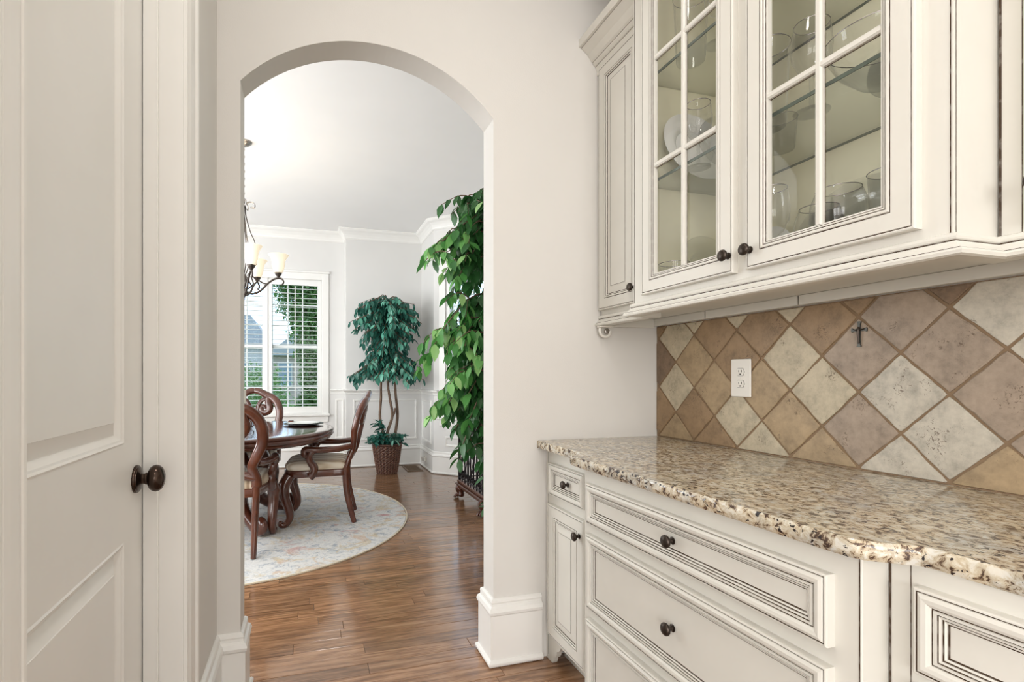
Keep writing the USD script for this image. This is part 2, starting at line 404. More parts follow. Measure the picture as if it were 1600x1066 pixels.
material('basket_weave', {'t': ('texture_coordinate', {}), 'n': ('noise_texture', {'scale': 60.0, 'detail': 3.0}), 'r': ('rgb_ramp', {'ramp': [(.3, (.045, .022, .016)), (.6, (.11, .045, .03)), (.8, (.2, .09, .055))]}), 'p': ('principled_bsdf', {'roughness': .45})},
    [('t.object', 'n.vector'), ('n.fac', 'r.fac'), ('r.color', 'p.base_color')], 'p.BSDF')
# distressed medallion rug
material('rug_pile', {'t': ('texture_coordinate', {}), 'm': ('mapping', {'location': (0, 0, 0)}),
    'n1': ('noise_texture', {'scale': 11.0, 'detail': 8.0, 'roughness': .8, 'distortion': .6}), 'n2': ('noise_texture', {'scale': 4.3, 'detail': 6.0, 'roughness': .7, 'distortion': 1.5}),
    'n3': ('noise_texture', {'scale': 70.0, 'detail': 4.0, 'roughness': .8}), 'vo': ('voronoi_texture', {'scale': 3.4}),
    'r1': ('rgb_ramp', {'ramp': [(.36, (.28, .32, .37)), (.44, (.52, .53, .54)), (.5, (.67, .655, .625)), (.56, (.66, .65, .63)), (.64, (.40, .43, .46))]}),
    'r2': ('rgb_ramp', {'ramp': [(.52, (0, 0, 0)), (.60, (.75, .75, .75)), (.70, (.3, .3, .3))]}),
    'r2b': ('rgb_ramp', {'ramp': [(0, (.50, .17, .18)), (.30, (.56, .33, .29)), (.6, (.60, .47, .27)), (1, (.32, .38, .43))]}),
    'x': ('mix_color', {}), 'mx': ('mix', {'mix_type': 'overlay', 'fac': .45}), 'p': ('principled_bsdf', {'roughness': .95, 'specular_ior_level': .1})},
    [('t.object', 'n1.vector'), ('t.object', 'n2.vector'), ('t.object', 'n3.vector'), ('t.object', 'vo.vector'), ('n1.fac', 'r1.fac'), ('n2.fac', 'r2.fac'), ('vo.distance', 'r2b.fac'), ('r2.color', 'x.fac'), ('r1.color', 'x.a'), ('r2b.color', 'x.b'),
     ('x.result', 'mx.color1'), ('n3.fac', 'mx.color2'), ('mx.color', 'p.base_color')], 'p.BSDF')

# ------------------------------------------------------------------ dimensions (metres; camera stands at the origin of x and y)
D, D2 = 1.959, 2.08                     # the arch wall's two faces
XR = 1.531                              # tiled wall
XL = -0.301                             # left wall of the pantry
CEIL = 3.05
DX0, DX1 = -3.3, 2.15                   # dining room
YF, YB = 6.76, 6.98                     # far wall, window bay
DCEIL = 3.10

# ------------------------------------------------------------------ setting: floor
fl = thing('floor', 'oak strip floor running through the arch into the dining room', 'floor', kind='structure')
mb = MB(); mb.box((-5.2, -5.2, -.08), (DX1 + .15, 7.3, -.006)); part(fl, 'subfloor', mb, 'bark')
PW = .080
def plank(m, x0, x1, y):
    z = -.001 + rng.uniform(-.0006, .0006)
    m.box((x0 + .0006, y + .0007, -.012), (x1 - .0006, y + PW - .0007, z), .0012)
rest = MB(); count = 0
y = -5.0
while y < 7.2:
    x = -5.0 + rng.uniform(0, 1)
    xe = DX1 + .1
    while x < xe:
        L = rng.uniform(.55, 1.35)
        x1 = min(x + L, xe)
        if x1 - x > .05:
            near = 1.35 < y < 4.4 and x1 > -.6 and x < 1.9 and count < 280
            if near:
                m = MB(); plank(m, x, x1, y); part(fl, 'plank', m, 'oak_plank'); count += 1
            else:
                plank(rest, x, x1, y)
        x += L
    y += PW
part(fl, 'far_plank', rest, 'oak_strip', kind='stuff')

# ------------------------------------------------------------------ setting: arch wall
XA0, XA1, SPR, APX = -.224, .737, 2.238, 2.457
hw, rise = (XA1 - XA0) / 2, APX - SPR
R = (hw * hw + rise * rise) / (2 * rise); cxa = (XA0 + XA1) / 2; cza = APX - R
a0 = math.asin(hw / R)
arc = [(cxa + R * math.sin(a), cza + R * math.cos(a)) for a in np.linspace(-a0, a0, 49)]
poly = Polygon([(DX0 - .12, 0), (XA0, 0)] + arc + [(XA1, 0), (DX1 + .12, 0), (DX1 + .12, 3.2), (DX0 - .12, 3.2)])
mb = MB().prism(poly, 0, D2 - D, ((0, D2, 0), (1, 0, 0), (0, 0, 1), (0, -1, 0)))
struct('wall_arch', mb, 'wall_paint', 'cream plaster wall pierced by the arched opening', 'wall')

# pantry walls and ceiling
DO0, DO1, DTOP = .668, 1.440, 2.44       # door opening in the left wall
wl = MB()
wl.box((XL - .12, DO1 + .017, 0), (XL, D, CEIL)); wl.box((XL - .12, .46, 0), (XL, DO0 - .017, CEIL)); wl.box((XL - .12, DO0 - .0165, DTOP + .017), (XL, DO1 + .0165, CEIL))
struct('wall_left', wl, 'wall_paint', 'cream plaster wall beside the panelled door at left', 'wall')
mb = MB(); mb.box((-5.2, -5.2, CEIL), (XR + .12, D, CEIL + .1)); struct('ceiling', mb, 'ceiling_paint', 'white ceiling over the pantry', 'ceiling')
mb = MB(); mb.box((-5.2, -5.2, 0), (XR + .12, -5.05, CEIL)); struct('wall_kitchen', mb, 'wall_paint', 'cream kitchen wall behind the pantry', 'wall')
mb = MB(); mb.box((-5.2, -5.05, 0), (-5.05, D, CEIL)); struct('wall_kitchen_side', mb, 'wall_paint', 'cream side wall of the kitchen', 'wall')

# tiled wall: plaster, grout bed and every diamond tile
wr = thing('wall_right', 'pantry wall tiled with tumbled stone diamonds between counter and cabinets', 'wall', kind='structure')
mb = MB(); mb.box((XR, -5.05, 0), (XR + .12, D, CEIL)); part(wr, 'plaster', mb, 'wall_paint')
TY0, TZ0, HS = 1.9415, 1.3532, .10796
ZT0, ZT1 = .9145, 1.4075
mb = MB(); mb.box((XR - .004, -1.0, ZT0 - .0005), (XR, D - .0005, ZT1)); part(wr, 'grout', mb, 'grout')
C = {(1, 0): 'cream', (3, 0): 'brown', (5, 0): 'brown', (7, 0): 'brown', (9, 0): 'pink', (11, 0): 'white', (0, -1): 'brown', (2, -1): 'cream', (4, -1): 'cream', (6, -1): 'cream', (8, -1): 'brown', (10, -1): 'dark',
     (0, 1): 'dark', (2, 1): 'tan', (4, 1): 'brown', (6, 1): 'cream', (8, 1): 'pink', (10, 1): 'pink', (12, 1): 'white', (1, 2): 'cream', (3, 2): 'tan', (5, 2): 'tan', (7, 2): 'cream', (9, 2): 'white', (11, 2): 'pink',
     (-1, 2): 'dark', (-1, 0): 'dark', (0, 3): 'brown', (2, 3): 'brown', (4, 3): 'cream', (6, 3): 'tan', (8, 3): 'pink', (10, 3): 'white', (12, 3): 'pink', (1, 4): 'tan', (3, 4): 'brown', (5, 4): 'cream', (7, 4): 'tan', (9, 4): 'white', (11, 4): 'tan', (-1, 4): 'brown'}
clip = sbox(-1.0, ZT0 + .0035, D - .002, ZT1 - .003)
for l in range(-1, 5):
    for k in range(-1, 28):
        if (k + l) % 2 == 0:
            continue
        cy, cz = TY0 - k * HS, TZ0 - l * HS
        r = HS - .0042
        corner = [(cy + r, cz), (cy, cz + r), (cy - r, cz), (cy, cz - r)]
        pts = []
        for i in range(4):
            a, b = np.array(corner[i]), np.array(corner[(i + 1) % 4])
            nn = np.array([-(b - a)[1], (b - a)[0]]) / np.linalg.norm(b - a)
            pts.append(a * .985 + np.array((cy, cz)) * .015)
            for t in np.linspace(0.12, .88, 6):
                pts.append(a + (b - a) * t + nn * rng.uniform(-.0012, .0016))
        p = Polygon(pts).buffer(0).intersection(clip)
        if p.is_empty or p.area < 2e-4 or p.geom_type != 'Polygon':
            continue
        q = np.array(p.exterior.coords)[:-1]
        if not p.exterior.is_ccw:
            q = q[::-1]
        cc = q.mean(0)
        hgt = .0085 + rng.uniform(-.0008, .0008)
        tl = [rng.uniform(-.006, .006), rng.uniform(-.006, .006)]
        def lift(pp, h):   # y, z, out of the wall (-x); a hair of tilt
            return np.c_[np.full(len(pp), XR) - h - ((pp - cc) @ tl if h > .004 else 0), pp]
        inner = cc + (q - cc) * (1 - .0032 / np.maximum(.03, np.linalg.norm(q - cc, axis=1)))[:, None]
        rings = [lift(q, .003), lift(q, hgt - .0022), lift(inner, hgt)]
        n = len(q); v = np.vstack(rings + [lift(cc[None], hgt)])
        f = []
        for s in range(2):
            for i in range(n):
                j = (i + 1) % n
                f += [[s * n + i, (s + 1) * n + i, (s + 1) * n + j], [s * n + i, (s + 1) * n + j, s * n + j]]
        f += [[2 * n + i, 3 * n, 2 * n + (i + 1) % n] for i in range(n)]
        m = MB().add(v, f)
        col = C.get((k, l)) or rng.choice(['cream', 'tan', 'brown', 'pink', 'white'])
        part(wr, 'tile', m, 'tile_' + col, smooth=35)

# ------------------------------------------------------------------ setting: baseboards of the pantry and arch
BASE = [(0, .0), (.019, .0), (.026, .004), (.030, .012), (.030, .019), (.024, .026), (.018, .029), (.018, .205), (.023, .212), (.025, .222), (.020, .236), (.012, .243), (.011, .252), (.013, .258), (.011, .266), (.004, .272), (0, .272)]
BASE = [(o, z + .0005) for o, z in BASE]
mb = MB(); mb.sweep([(.948, D), (XA1, D), (XA1, D2), (1.2, D2)], BASE, side=1)
struct('baseboard_arch_right', mb, 'trim_paint', 'tall white baseboard wrapping the right side of the arch', 'baseboard')
mb = MB(); mb.sweep([(-1.2, D2), (XA0, D2), (XA0, D), (XL, D), (XL, DO1 + .095)], BASE, side=1)
struct('baseboard_arch_left', mb, 'trim_paint', 'tall white baseboard wrapping the left side of the arch', 'baseboard')

# ------------------------------------------------------------------ left door
XD = -.390
d1 = thing('door_1', 'cream panelled pantry door with dark bronze knob', 'door', kind='structure')
mb = MB()
DY0, DY1 = DO0 + .004, DO1 - .004
PY0, PY1 = .790, 1.300
Z0, Z1, Z2, Z3 = .24, .812, 1.030, 2.27   # lower panel, upper panel
n_, u_, v_ = (1, 0, 0), (0, 1, 0), (0, 0, 1)
def flat(y0, y1, z0, z1):
    mb.quad((XD, y0, z0), (XD, y1, z0), (XD, y1, z1), (XD, y0, z1))
flat(DY0, PY0, .008, DTOP - .004); flat(PY1, DY1, .008, DTOP - .004)
flat(PY0, PY1, .008, Z0); flat(PY0, PY1, Z1, Z2); flat(PY0, PY1, Z3, DTOP - .004)
PAN = [(0, 0), (.004, .002), (.008, -.001), (.012, -.002), (.019, -.009), (.023, -.0125), (.025, -.0125), (.052, -.003), (.053, -.0015)]
for z0, z1 in ((Z0, Z1), (Z2, Z3)):
    mb.terrace((XD, PY0, z0), u_, v_, n_, PY1 - PY0, z1 - z0, PAN)
mb.quad((XD, DY1, .008), (XD - .035, DY1, .008), (XD - .035, DY1, DTOP - .004), (XD, DY1, DTOP - .004))
mb.quad((XD - .035, DY0, .008), (XD, DY0, .008), (XD, DY0, DTOP - .004), (XD - .035, DY0, DTOP - .004))
mb.quad((XD - .035, DY1, .008), (XD - .035, DY0, .008), (XD - .035, DY0, DTOP - .004), (XD - .035, DY1, DTOP - .004))
part(d1, 'slab', mb, 'door_paint')
KY, KZ = 1.383, .937
mb = MB(); mb.lathe([(0, .0), (.033, 0), (.0335, .003), (.032, .006), (.029, .0065), (.0285, .0085), (.025, .010), (.014, .0125), (.012, .015), (0, .015)][1:], (XD, KY, KZ), (1, 0, 0), 40)
kr = part(d1, 'rose', mb, 'door_bronze', 40)
mb = MB(); mb.lathe([(.0105, .012), (.0105, .020), (.0125, .022), (.0125, .026), (.017, .028), (.0235, .032), (.0270, .038), (.0280, .044), (.0262, .051), (.0215, .057), (.0135, .0610), (.0001, .0625)], (XD, KY, KZ), (1, 0, 0), 40)
mb.v[0][:, 2] = KZ + (mb.v[0][:, 2] - KZ) * 1.15
part(d1, 'door_knob', mb, 'door_bronze', 40)
# jamb, stop and casing
mb = MB()
mb.box((XL - .121, DO1, 0), (XL + .001, DO1 + .018, DTOP)); mb.box((XL - .121, DO0 - .018, 0), (XL + .001, DO0, DTOP)); mb.box((XL - .121, DO0 - .018, DTOP), (XL + .001, DO1 + .018, DTOP + .018))
mb.box((XD + .002, DO1 - .011, 0), (XD + .036, DO1, DTOP), .002); mb.box((XD + .002, DO0, 0), (XD + .036, DO0 + .011, DTOP), .002)
struct('trim_1', mb, 'door_paint', 'cream door jamb with stop', 'door jamb')
CAS = [(0, XL), (0, XL + .008), (.002, XL + .0105), (.008, XL + .0105), (.010, XL + .009), (.014, XL + .010), (.026, XL + .0145), (.046, XL + .0165), (.060, XL + .017), (.064, XL + .0145), (.067, XL + .0165), (.071, XL + .021), (.078, XL + .022), (.088, XL + .022), (.090, XL + .020), (.090, XL)]
mb = MB()
def casing(mb, rect, prof, fn):
    """three-sided casing around rect (y0, y1, ztop) as a mitred strip; fn(y, z, x) -> point"""
    y0, y1, zt = rect
    for k in range(len(prof) - 1):
        (o0, x0), (o1, x1) = prof[k], prof[k + 1]
        A = lambda o, x: [fn(y1 + o, .0, x), fn(y1 + o, zt + o, x), fn(y0 - o, zt + o, x), fn(y0 - o, 0., x)]
        a, b = A(o0, x0), A(o1, x1)
        for i in range(3):
            mb.quad(a[i], b[i], b[i + 1], a[i + 1])
casing(mb, (DO0 - .004, DO1 + .004, DTOP + .004), CAS, lambda y, z, x: (x, y, z))
struct('trim_2', mb, 'door_paint', 'cream moulded casing around the pantry door', 'door casing')

# ------------------------------------------------------------------ dining room shell
def bay_pts():
    return [(DX0, D2), (DX0, YF), (-1.55, YF), (-1.55, YB), (.50, YB), (.50, YF), (1.50, YF), (1.50, 6.06), (2.15, 5.41), (2.15, D2)]
BP = bay_pts()
mb = MB(); mb.box((DX0 - .12, D2, DCEIL), (DX1 + .12, 7.2, DCEIL + .1)); struct('ceiling_dining', mb, 'ceiling_paint', 'white dining room ceiling seen through the arch', 'ceiling')
def offs(pa, pb, t):
    return (pa[0] + (pb[0] - pa[0]) * t, pa[1] + (pb[1] - pa[1]) * t)
def wall_seg(m, a, b, t=.14, holes=(), ztop=DCEIL + .05, over=.0):
    """wall between plan points a, b (room on the right of a->b); holes = (s0, s1, z0, z1)"""
    a, b = np.array(a, float), np.array(b, float); L = np.linalg.norm(b - a); d = (b - a) / L; n = np.array([-d[1], d[0]])
    p = sbox(-over, 0, L + over, ztop)
    for s0, s1, z0, z1 in holes:
        p = p.difference(sbox(s0, z0, s1, z1))
    m.prism(p, 0, t, (V3(*a, 0), V3(*d, 0), V3(0, 0, 1), V3(*n, 0)))
WZ0, WZ1 = .70, 2.46
W1 = (-.475, .205); W2 = (-1.165, -.485)     # the two bay windows' openings in x (mullion between)
def wall_run(m, pts, t=.14, ztop=DCEIL + .05):
    """several wall pieces as one solid: footprints on the outer side of the run, joined"""
    ps = []
    for a, b in zip(pts[:-1], pts[1:]):
        a, b = np.array(a, float), np.array(b, float); d = (b - a) / np.linalg.norm(b - a); n = np.array([-d[1], d[0]]) * t
        ps.append(Polygon([a, b, b + n, a + n]))
    from shapely import union_all
    u = union_all(ps)
    for g in getattr(u, 'geoms', [u]):
        m.prism(g, 0, ztop)
mb = MB(); wall_run(mb, BP[0:4])
struct('wall_dining_left', mb, 'dining_paint', 'pale dining room wall left of the window bay', 'wall')
mb = MB(); wall_seg(mb, BP[3], BP[4], holes=[(W2[0] + 1.55, W1[1] + 1.55, WZ0, WZ1)]); struct('wall_bay', mb, 'dining_paint', 'pale wall of the window bay', 'wall')
mb = MB(); wall_run(mb, BP[4:7]); struct('wall_far', mb, 'dining_paint', 'pale far dining wall behind the teal tree', 'wall')
mb = MB(); wall_seg(mb, BP[6], BP[7]); struct('wall_niche', mb, 'dining_paint', 'short pale wall returning from the far corner', 'wall')
LA = math.hypot(.65, .65)
mb = MB(); wall_seg(mb, BP[7], BP[8], holes=[(.17, .76, WZ0, WZ1)]); struct('wall_angled', mb, 'dining_paint', 'pale angled wall behind the tall green tree', 'wall')
mb = MB(); wall_seg(mb, BP[8], BP[9]); struct('wall_dining_right', mb, 'dining_paint', 'pale right wall of the dining room', 'wall')

plan = BP[1:9]
CROWN = [(0, DCEIL - .125), (.006, DCEIL - .125), (.010, DCEIL - .119), (.016, DCEIL - .113), (.020, DCEIL - .098), (.034, DCEIL - .072), (.058, DCEIL - .044), (.078, DCEIL - .032), (.086, DCEIL - .026), (.094, DCEIL - .014), (.098, DCEIL - .010), (.098, DCEIL + .001)]
full = BP[0:10]
mb = MB(); mb.sweep(full, CROWN, side=-1, caps=False); struct('trim_3', mb, 'trim_paint', 'white crown moulding around the dining ceiling', 'crown moulding')
mb = MB(); mb.sweep(full, BASE, side=-1, caps=False); struct('baseboard_dining', mb, 'trim_paint', 'tall white baseboard around the dining room', 'baseboard')
RAIL = [(0, .955), (.006, .955), (.009, .962), (.009, .972), (.014, .978), (.020, .990), (.032, .998), (.036, 1.003), (.036, 1.010), (.030, 1.016), (0, 1.018)]
def offs(pa, pb, t):
    return (pa[0] + (pb[0] - pa[0]) * t, pa[1] + (pb[1] - pa[1]) * t)
mb = MB(); mb.sweep([(.31, YB), (.50, YB), (.50, YF), (1.50, YF), (1.50, 6.06), offs((1.5, 6.06), (2.15, 5.41), .07)], RAIL, side=-1)
mb.sweep([BP[0], BP[1], BP[2], BP[3], (-1.27, YB)], RAIL, side=-1); mb.sweep([offs((1.5, 6.06), (2.15, 5.41), .93), BP[8], BP[9]], RAIL, side=-1)
struct('trim_4', mb, 'trim_paint', 'white chair rail around the dining room', 'chair rail')
# wainscot panel mouldings
PM = [(0, 0), (.001, .008), (.004, .012), (.008, .010), (.012, .0135), (.018, .0115), (.023, .006), (.026, .004), (.027, 0)]
def wains(a, b, s0, s1, z0, z1):
    a, b = np.array(a, float), np.array(b, float); L = np.linalg.norm(b - a); d = (b - a) / L; n = np.array([d[1], -d[0]])
    m = MB(); o = a + d * s0
    m.terrace(V3(*o, z0), V3(*d, 0), V3(0, 0, 1), V3(*n, 0), s1 - s0, z1 - z0, PM, cap=False)
    struct(f'trim_{13 - len(wl_labels)}', m, 'trim_paint', wl_labels.pop(0), 'wainscot moulding')
wl_labels = ['white wainscot frame behind the potted teal tree', 'narrow white wainscot frame right of the bay window', 'white wainscot frame on the niche wall', 'small white wainscot frame below the angled window', 'long white wainscot frame on the right dining wall']
wains(BP[5], BP[6], .09, .935, .345, .885)
wains(BP[3], BP[4], 1.925, 2.035, .36, .885)
wains(BP[6], BP[7], .09, .58, .345, .885)
wains(BP[7], BP[8], .16, .77, .34, .46)
wains(BP[8], BP[9], .12, 1.3, .345, .885)

# ------------------------------------------------------------------ windows with plantation shutters
def window(name, a, b, s0, s1, z0, z1, label, cols=3, rows=6, case_l=True, case_r=True):
    """a, b: wall's plan points; opening s0..s1 along it"""
    a, b = np.array(a, float), np.array(b, float); L = np.linalg.norm(b - a); d = (b - a) / L; nin = np.array([d[1], -d[0]])
    w = thing(name, label, 'window', kind='structure')
    P = lambda s, o, z: V3(*(a + d * s + nin * o), z)        # o > 0: into the room
    def bx(m, s_0, s_1, o0, o1, z_0, z_1, bev=0.0):
        mm = MB(); mm.box((s_0, o0, z_0), (s_1, o1, z_1), bev)
        v, f, g = mm.arrays()
        m.add(np.array([P(*q) for q in v]), f[:, ::-1])
    m = MB()                                                 # lining of the opening
    bx(m, s0, s0 + .02, -.13, -.006, z0, z1); bx(m, s1 - .02, s1, -.13, -.006, z0, z1); bx(m, s0 + .02, s1 - .02, -.13, -.006, z1 - .02, z1); bx(m, s0 + .02, s1 - .02, -.13, -.006, z0, z0 + .02)
    part(w, 'frame', m, 'trim_paint')
    m = MB()                                                 # sash with muntins
    i0, i1, k0, k1 = s0 + .02, s1 - .02, z0 + .02, z1 - .02
    for q in ((i0, i0 + .04, k0, k1), (i1 - .04, i1, k0, k1), (i0 + .04, i1 - .04, k0, k0 + .05), (i0 + .04, i1 - .04, k1 - .04, k1), (i0 + .04, i1 - .04, (k0 + k1) / 2 - .02, (k0 + k1) / 2 + .02)):
        bx(m, q[0], q[1], -.115, -.085, q[2], q[3], .004)
    sa = part(w, 'sash', m, 'trim_paint')
    for c in range(1, cols):
        s = i0 + .04 + (i1 - i0 - .08) * c / cols
        m = MB(); bx(m, s - .008, s + .008, -.11, -.09, k0 + .05, k1 - .04, .003); part(sa, 'muntin', m, 'trim_paint')
    for r in range(1, rows):
        z = k0 + .05 + (k1 - k0 - .09) * r / rows
        if abs(z - (k0 + k1) / 2) > .05:
            m = MB(); bx(m, i0 + .04, i1 - .04, -.108, -.092, z - .008, z + .008, .003); part(sa, 'muntin', m, 'trim_paint')
    m = MB(); bx(m, i0 + .03, i1 - .03, -.102, -.099, k0 + .04, k1 - .03); part(w, 'pane', m, 'window_pane')
    # shutter
    m = MB()
    j0, j1, h0, h1 = s0 + .006, s1 - .006, z0 + .006, z1 - .006
    for q in ((j0, j0 + .048, h0, h1), (j1 - .048, j1, h0, h1), (j0 + .048, j1 - .048, h0, h0 + .085), (j0 + .048, j1 - .048, h1 - .075, h1)):
        bx(m, q[0], q[1], -.030, -.0015, q[2], q[3], .001)
    sh = part(w, 'shutter', m, 'shutter_paint')
    zz = np.arange(h0 + .115, h1 - .085, .0605)
    for z in zz:
        m = MB()
        t = [(-.025, 0), (-.015, .0032), (0, .0042), (.015, .0032), (.025, 0), (.015, -.0032), (0, -.0042), (-.015, -.0032)]
        an = -.03; ca, sn = math.cos(an), math.sin(an)
        ring0 = [P(j0 + .05, -.016 + x * ca - h * sn, z + x * sn + h * ca) for x, h in t]; ring1 = [P(j1 - .05, -.016 + x * ca - h * sn, z + x * sn + h * ca) for x, h in t]
        for k in range(8):
            m.quad(ring0[k], ring1[k], ring1[(k + 1) % 8], ring0[(k + 1) % 8])
        part(sh, 'louver', m, 'shutter_paint')
    m = MB(); bx(m, (s0 + s1) / 2 - .005, (s0 + s1) / 2 + .005, .016, .026, h0 + .10, h1 - .09, .002)
    part(sh, 'tilt_rod', m, 'shutter_paint')
    return w, bx, P

w1, bx, P = window('window_1', BP[3], BP[4], W1[0] + 1.55, W1[1] + 1.55, WZ0, WZ1, 'shuttered bay window looking out on a leafy tree, right of the mullion')
w2, _, _ = window('window_2', BP[3], BP[4], W2[0] + 1.55, W2[1] + 1.55, WZ0, WZ1, 'shuttered bay window left of the mullion, partly hidden by arch and chandelier')
m = MB()
m2 = MB()
bx(m, W1[1] + 1.55 - .003, W1[1] + 1.55 + .085, 0, .022, WZ0 - .02, WZ1 + .085, .004); bx(m, W2[0] + 1.55 - .085, W2[0] + 1.55 + .003, 0, .022, WZ0 - .02, WZ1 + .085, .004)
bx(m, W2[0] + 1.55, W1[1] + 1.55, 0, .022, WZ1 - .004, WZ1 + .085, .004); bx(m, W2[0] + 1.55 - .10, W1[1] + 1.55 + .10, 0, .032, WZ1 + .085, WZ1 + .11, .004)
bx(m, W2[1] + 1.55 - .0035, W1[0] + 1.55 + .0035, -.131, .010, WZ0, WZ1)
bx(m, W2[0] + 1.55 - .10, W1[1] + 1.55 + .10, -.02, .05, WZ0 - .035, WZ0 - .004, .005); bx(m, W2[0] + 1.55 - .08, W1[1] + 1.55 + .08, 0, .018, WZ0 - .115, WZ0 - .035, .004)
struct('trim_6', m, 'trim_paint', 'white casing, mullion and sill of the bay windows', 'window casing')
w3, bx, P = window('window_3', BP[7], BP[8], .17, .76, WZ0, WZ1, 'shuttered window in the angled wall, glimpsed through the green tree')
m = MB()
bx(m, .085, .173, 0, .022, WZ0 - .02, WZ1 + .085, .004); bx(m, .757, .845, 0, .022, WZ0 - .02, WZ1 + .085, .004); bx(m, .17, .76, 0, .022, WZ1 - .004, WZ1 + .085, .004)
bx(m, .075, .855, -.02, .05, WZ0 - .035, WZ0 - .004, .005); bx(m, .09, .84, 0, .018, WZ0 - .115, WZ0 - .035, .004)
struct('trim_7', m, 'trim_paint', 'white casing and sill of the angled window', 'window casing')

# ------------------------------------------------------------------ cabinets: shared builders (faces look along -x; u runs towards the camera's right = -y)
UF, VF, NF = V3(0, -1, 0), V3(0, 0, 1), V3(-1, 0, 0)
EDGE = [(0, -.020, 0), (0, -.0035, 0), (.001, -.001, 0), (.003, 0, 0), (.0055, 0, 0), (.0062, -.0016, 0), (.0078, -.0016, 1.0), (.0085, 0, 0)]
DRAWER = [(d_ * .80, *q_) for d_, *q_ in EDGE + [(.0095, .0012, 0), (.016, .0035, 0), (.024, .0025, 0), (.030, -.001, 0), (.0315, -.003, 0), (.033, -.003, 1.0), (.034, -.001, 0), (.0385, -.001, 0), (.0395, -.004, 0), (.041, -.004, 1.0), (.042, -.003, 0), (.0455, -.004, 0), (.0465, -.0065, .3), (.048, -.0065, 1.0), (.049, -.006, 0), (.052, -.008, 0), (.0527, -.0105, .5), (.0550, -.0105, 1.0)]]
RAISED = EDGE + [(.046, 0, 0), (.047, -.0015, .2), (.0486, -.0015, 1.0), (.0495, .0008, 0), (.053, .0012, 0), (.055, -.001, 0), (.0557, -.003, .2), (.0572, -.003, 1.0), (.058, -.002, 0), (.061, -.0035, 0), (.0617, -.0065, .3), (.064, -.0065, 1.0), (.0648, -.006, 0), (.092, -.0015, 0), (.0925, -.0006, .3), (.0937, -.0006, .8)]
GLASSF = EDGE + [(.043, 0, 0), (.044, -.0015, .2), (.0456, -.0015, 1.0), (.0466, .0008, 0), (.050, .0012, 0), (.0525, -.0005, 0), (.0532, -.0025, .2), (.0548, -.0025, 1.0), (.0558, -.0015, 0), (.0585, -.003, 0), (.0592, -.005, .3), (.0606, -.005, 1.0), (.0612, -.005, 0), (.064, -.0055, 0), (.064, -.016, 0), (.064, -.020, 0)]
KNOB = [(.0065, .0), (.0095, .0012), (.0095, .0025), (.0062, .004), (.0055, .010), (.0065, .014), (.0095, .0165), (.0145, .0185), (.0160, .0215), (.0155, .0250), (.0125, .0282), (.007, .0300), (.0001, .0305)]

def knob(parent, x, y, z):
    m = MB().lathe(KNOB, (x, y, z), (-1, 0, 0), 28)
    part(parent, 'knob', m, 'bronze', 40, label='dark bronze round knob')

def bold(prof, w=.0007):
    return [(d_ - (w if i_ + 1 < len(prof) and prof[i_ + 1][2] >= .8 and q_[1] < .8 and prof[i_ + 1][0] - d_ > .0008 and i_ > 0 else 0), *q_) for i_, (d_, *q_) in enumerate(prof)]
DRAWER, RAISED, GLASSF = bold(DRAWER), bold(RAISED), bold(GLASSF)
def face(cab, name, x, y0, y1, z0, z1, prof, kn=None, label=None):
    """front of a door or drawer on the plane x (its proud face), from y0 (left) to y1 (right)"""
    m = MB().terrace(V3(x, y0, z0), UF, VF, NF, y0 - y1, z1 - z0, prof)
    p = part(cab, name, m, 'cream_glaze', label=label)
    if kn:
        knob(p, x - kn[2] if len(kn) > 2 else x, kn[0], kn[1])
    return p

def glaze_line(m, x, y, z0, z1, w=.0022):
    m.quad((x, y + w / 2, z0), (x, y - w / 2, z0), (x, y - w / 2, z1), (x, y + w / 2, z1), g=1.0)

# --- base cabinets
XLc, XCc, XRc = .975, .883, .942          # face planes (left, centre, right)
BZ = .882
# left
cab = thing('base_cabinet', 'narrow cream base cabinet with one small drawer over a raised-panel door, against the arch wall', 'cabinet')
m = MB(); m.box((XLc, 1.497, .112), (XR - .002, D - .002, BZ), .002); 
glaze_line(m, XLc - .0005, D - .02, .02, BZ)
part(cab, 'body', m, 'cream_glaze')
pts = [(1.957, .0), (1.905, .0), (1.897, .012), (1.893, .03), (1.878, .036), (1.868, .05), (1.862, .068), (1.848, .074), (1.838, .086), (1.832, .0985), (1.60, .0985), (1.592, .086), (1.57, .074), (1.555, .05), (1.54, .036), (1.525, .012), (1.518, 0), (1.497, 0), (1.497, .1115), (1.957, .1115)]
m = MB().prism(Polygon([(-p[0], p[1]) for p in pts]), 0, .022, (V3(XLc + .022, 0, 0), V3(0, -1, 0), V3(0, 0, 1), V3(-1, 0, 0)))
part(cab, 'bracket_foot', m, 'cream_glaze')
m = MB(); m.box((XLc + .075, 1.497, .0), (XLc + .09, D - .02, .1115)); part(cab, 'toe_board', m, 'cream_glaze')
face(cab, 'drawer', XLc - .020, 1.905, 1.625, .700, .828, DRAWER, (1.755, .766, -.010))
face(cab, 'door', XLc - .020, 1.910, 1.625, .122, .660, RAISED, (1.653, .600))
# centre
cab = thing('drawer_base_cabinet', 'wide cream bumped-out base cabinet of three glazed drawers under the granite', 'cabinet')
m = MB(); m.box((XCc, .618, .06), (XR - .002, 1.495, BZ), .002)
glaze_line(m, XCc - .0006, .6225, .06, BZ, .0022)
part(cab, 'body', m, 'cream_glaze')
m = MB(); m.box((XCc + .05, .64, .0), (XR - .01, 1.48, .06)); part(cab, 'plinth', m, 'cream_glaze')
for z0, z1 in ((.711, .838), (.440, .676), (.150, .404)):
    face(cab, 'drawer', XCc - .020, 1.456, .664, z0, z1, DRAWER, (1.060, (z0 + z1) / 2, -.010))
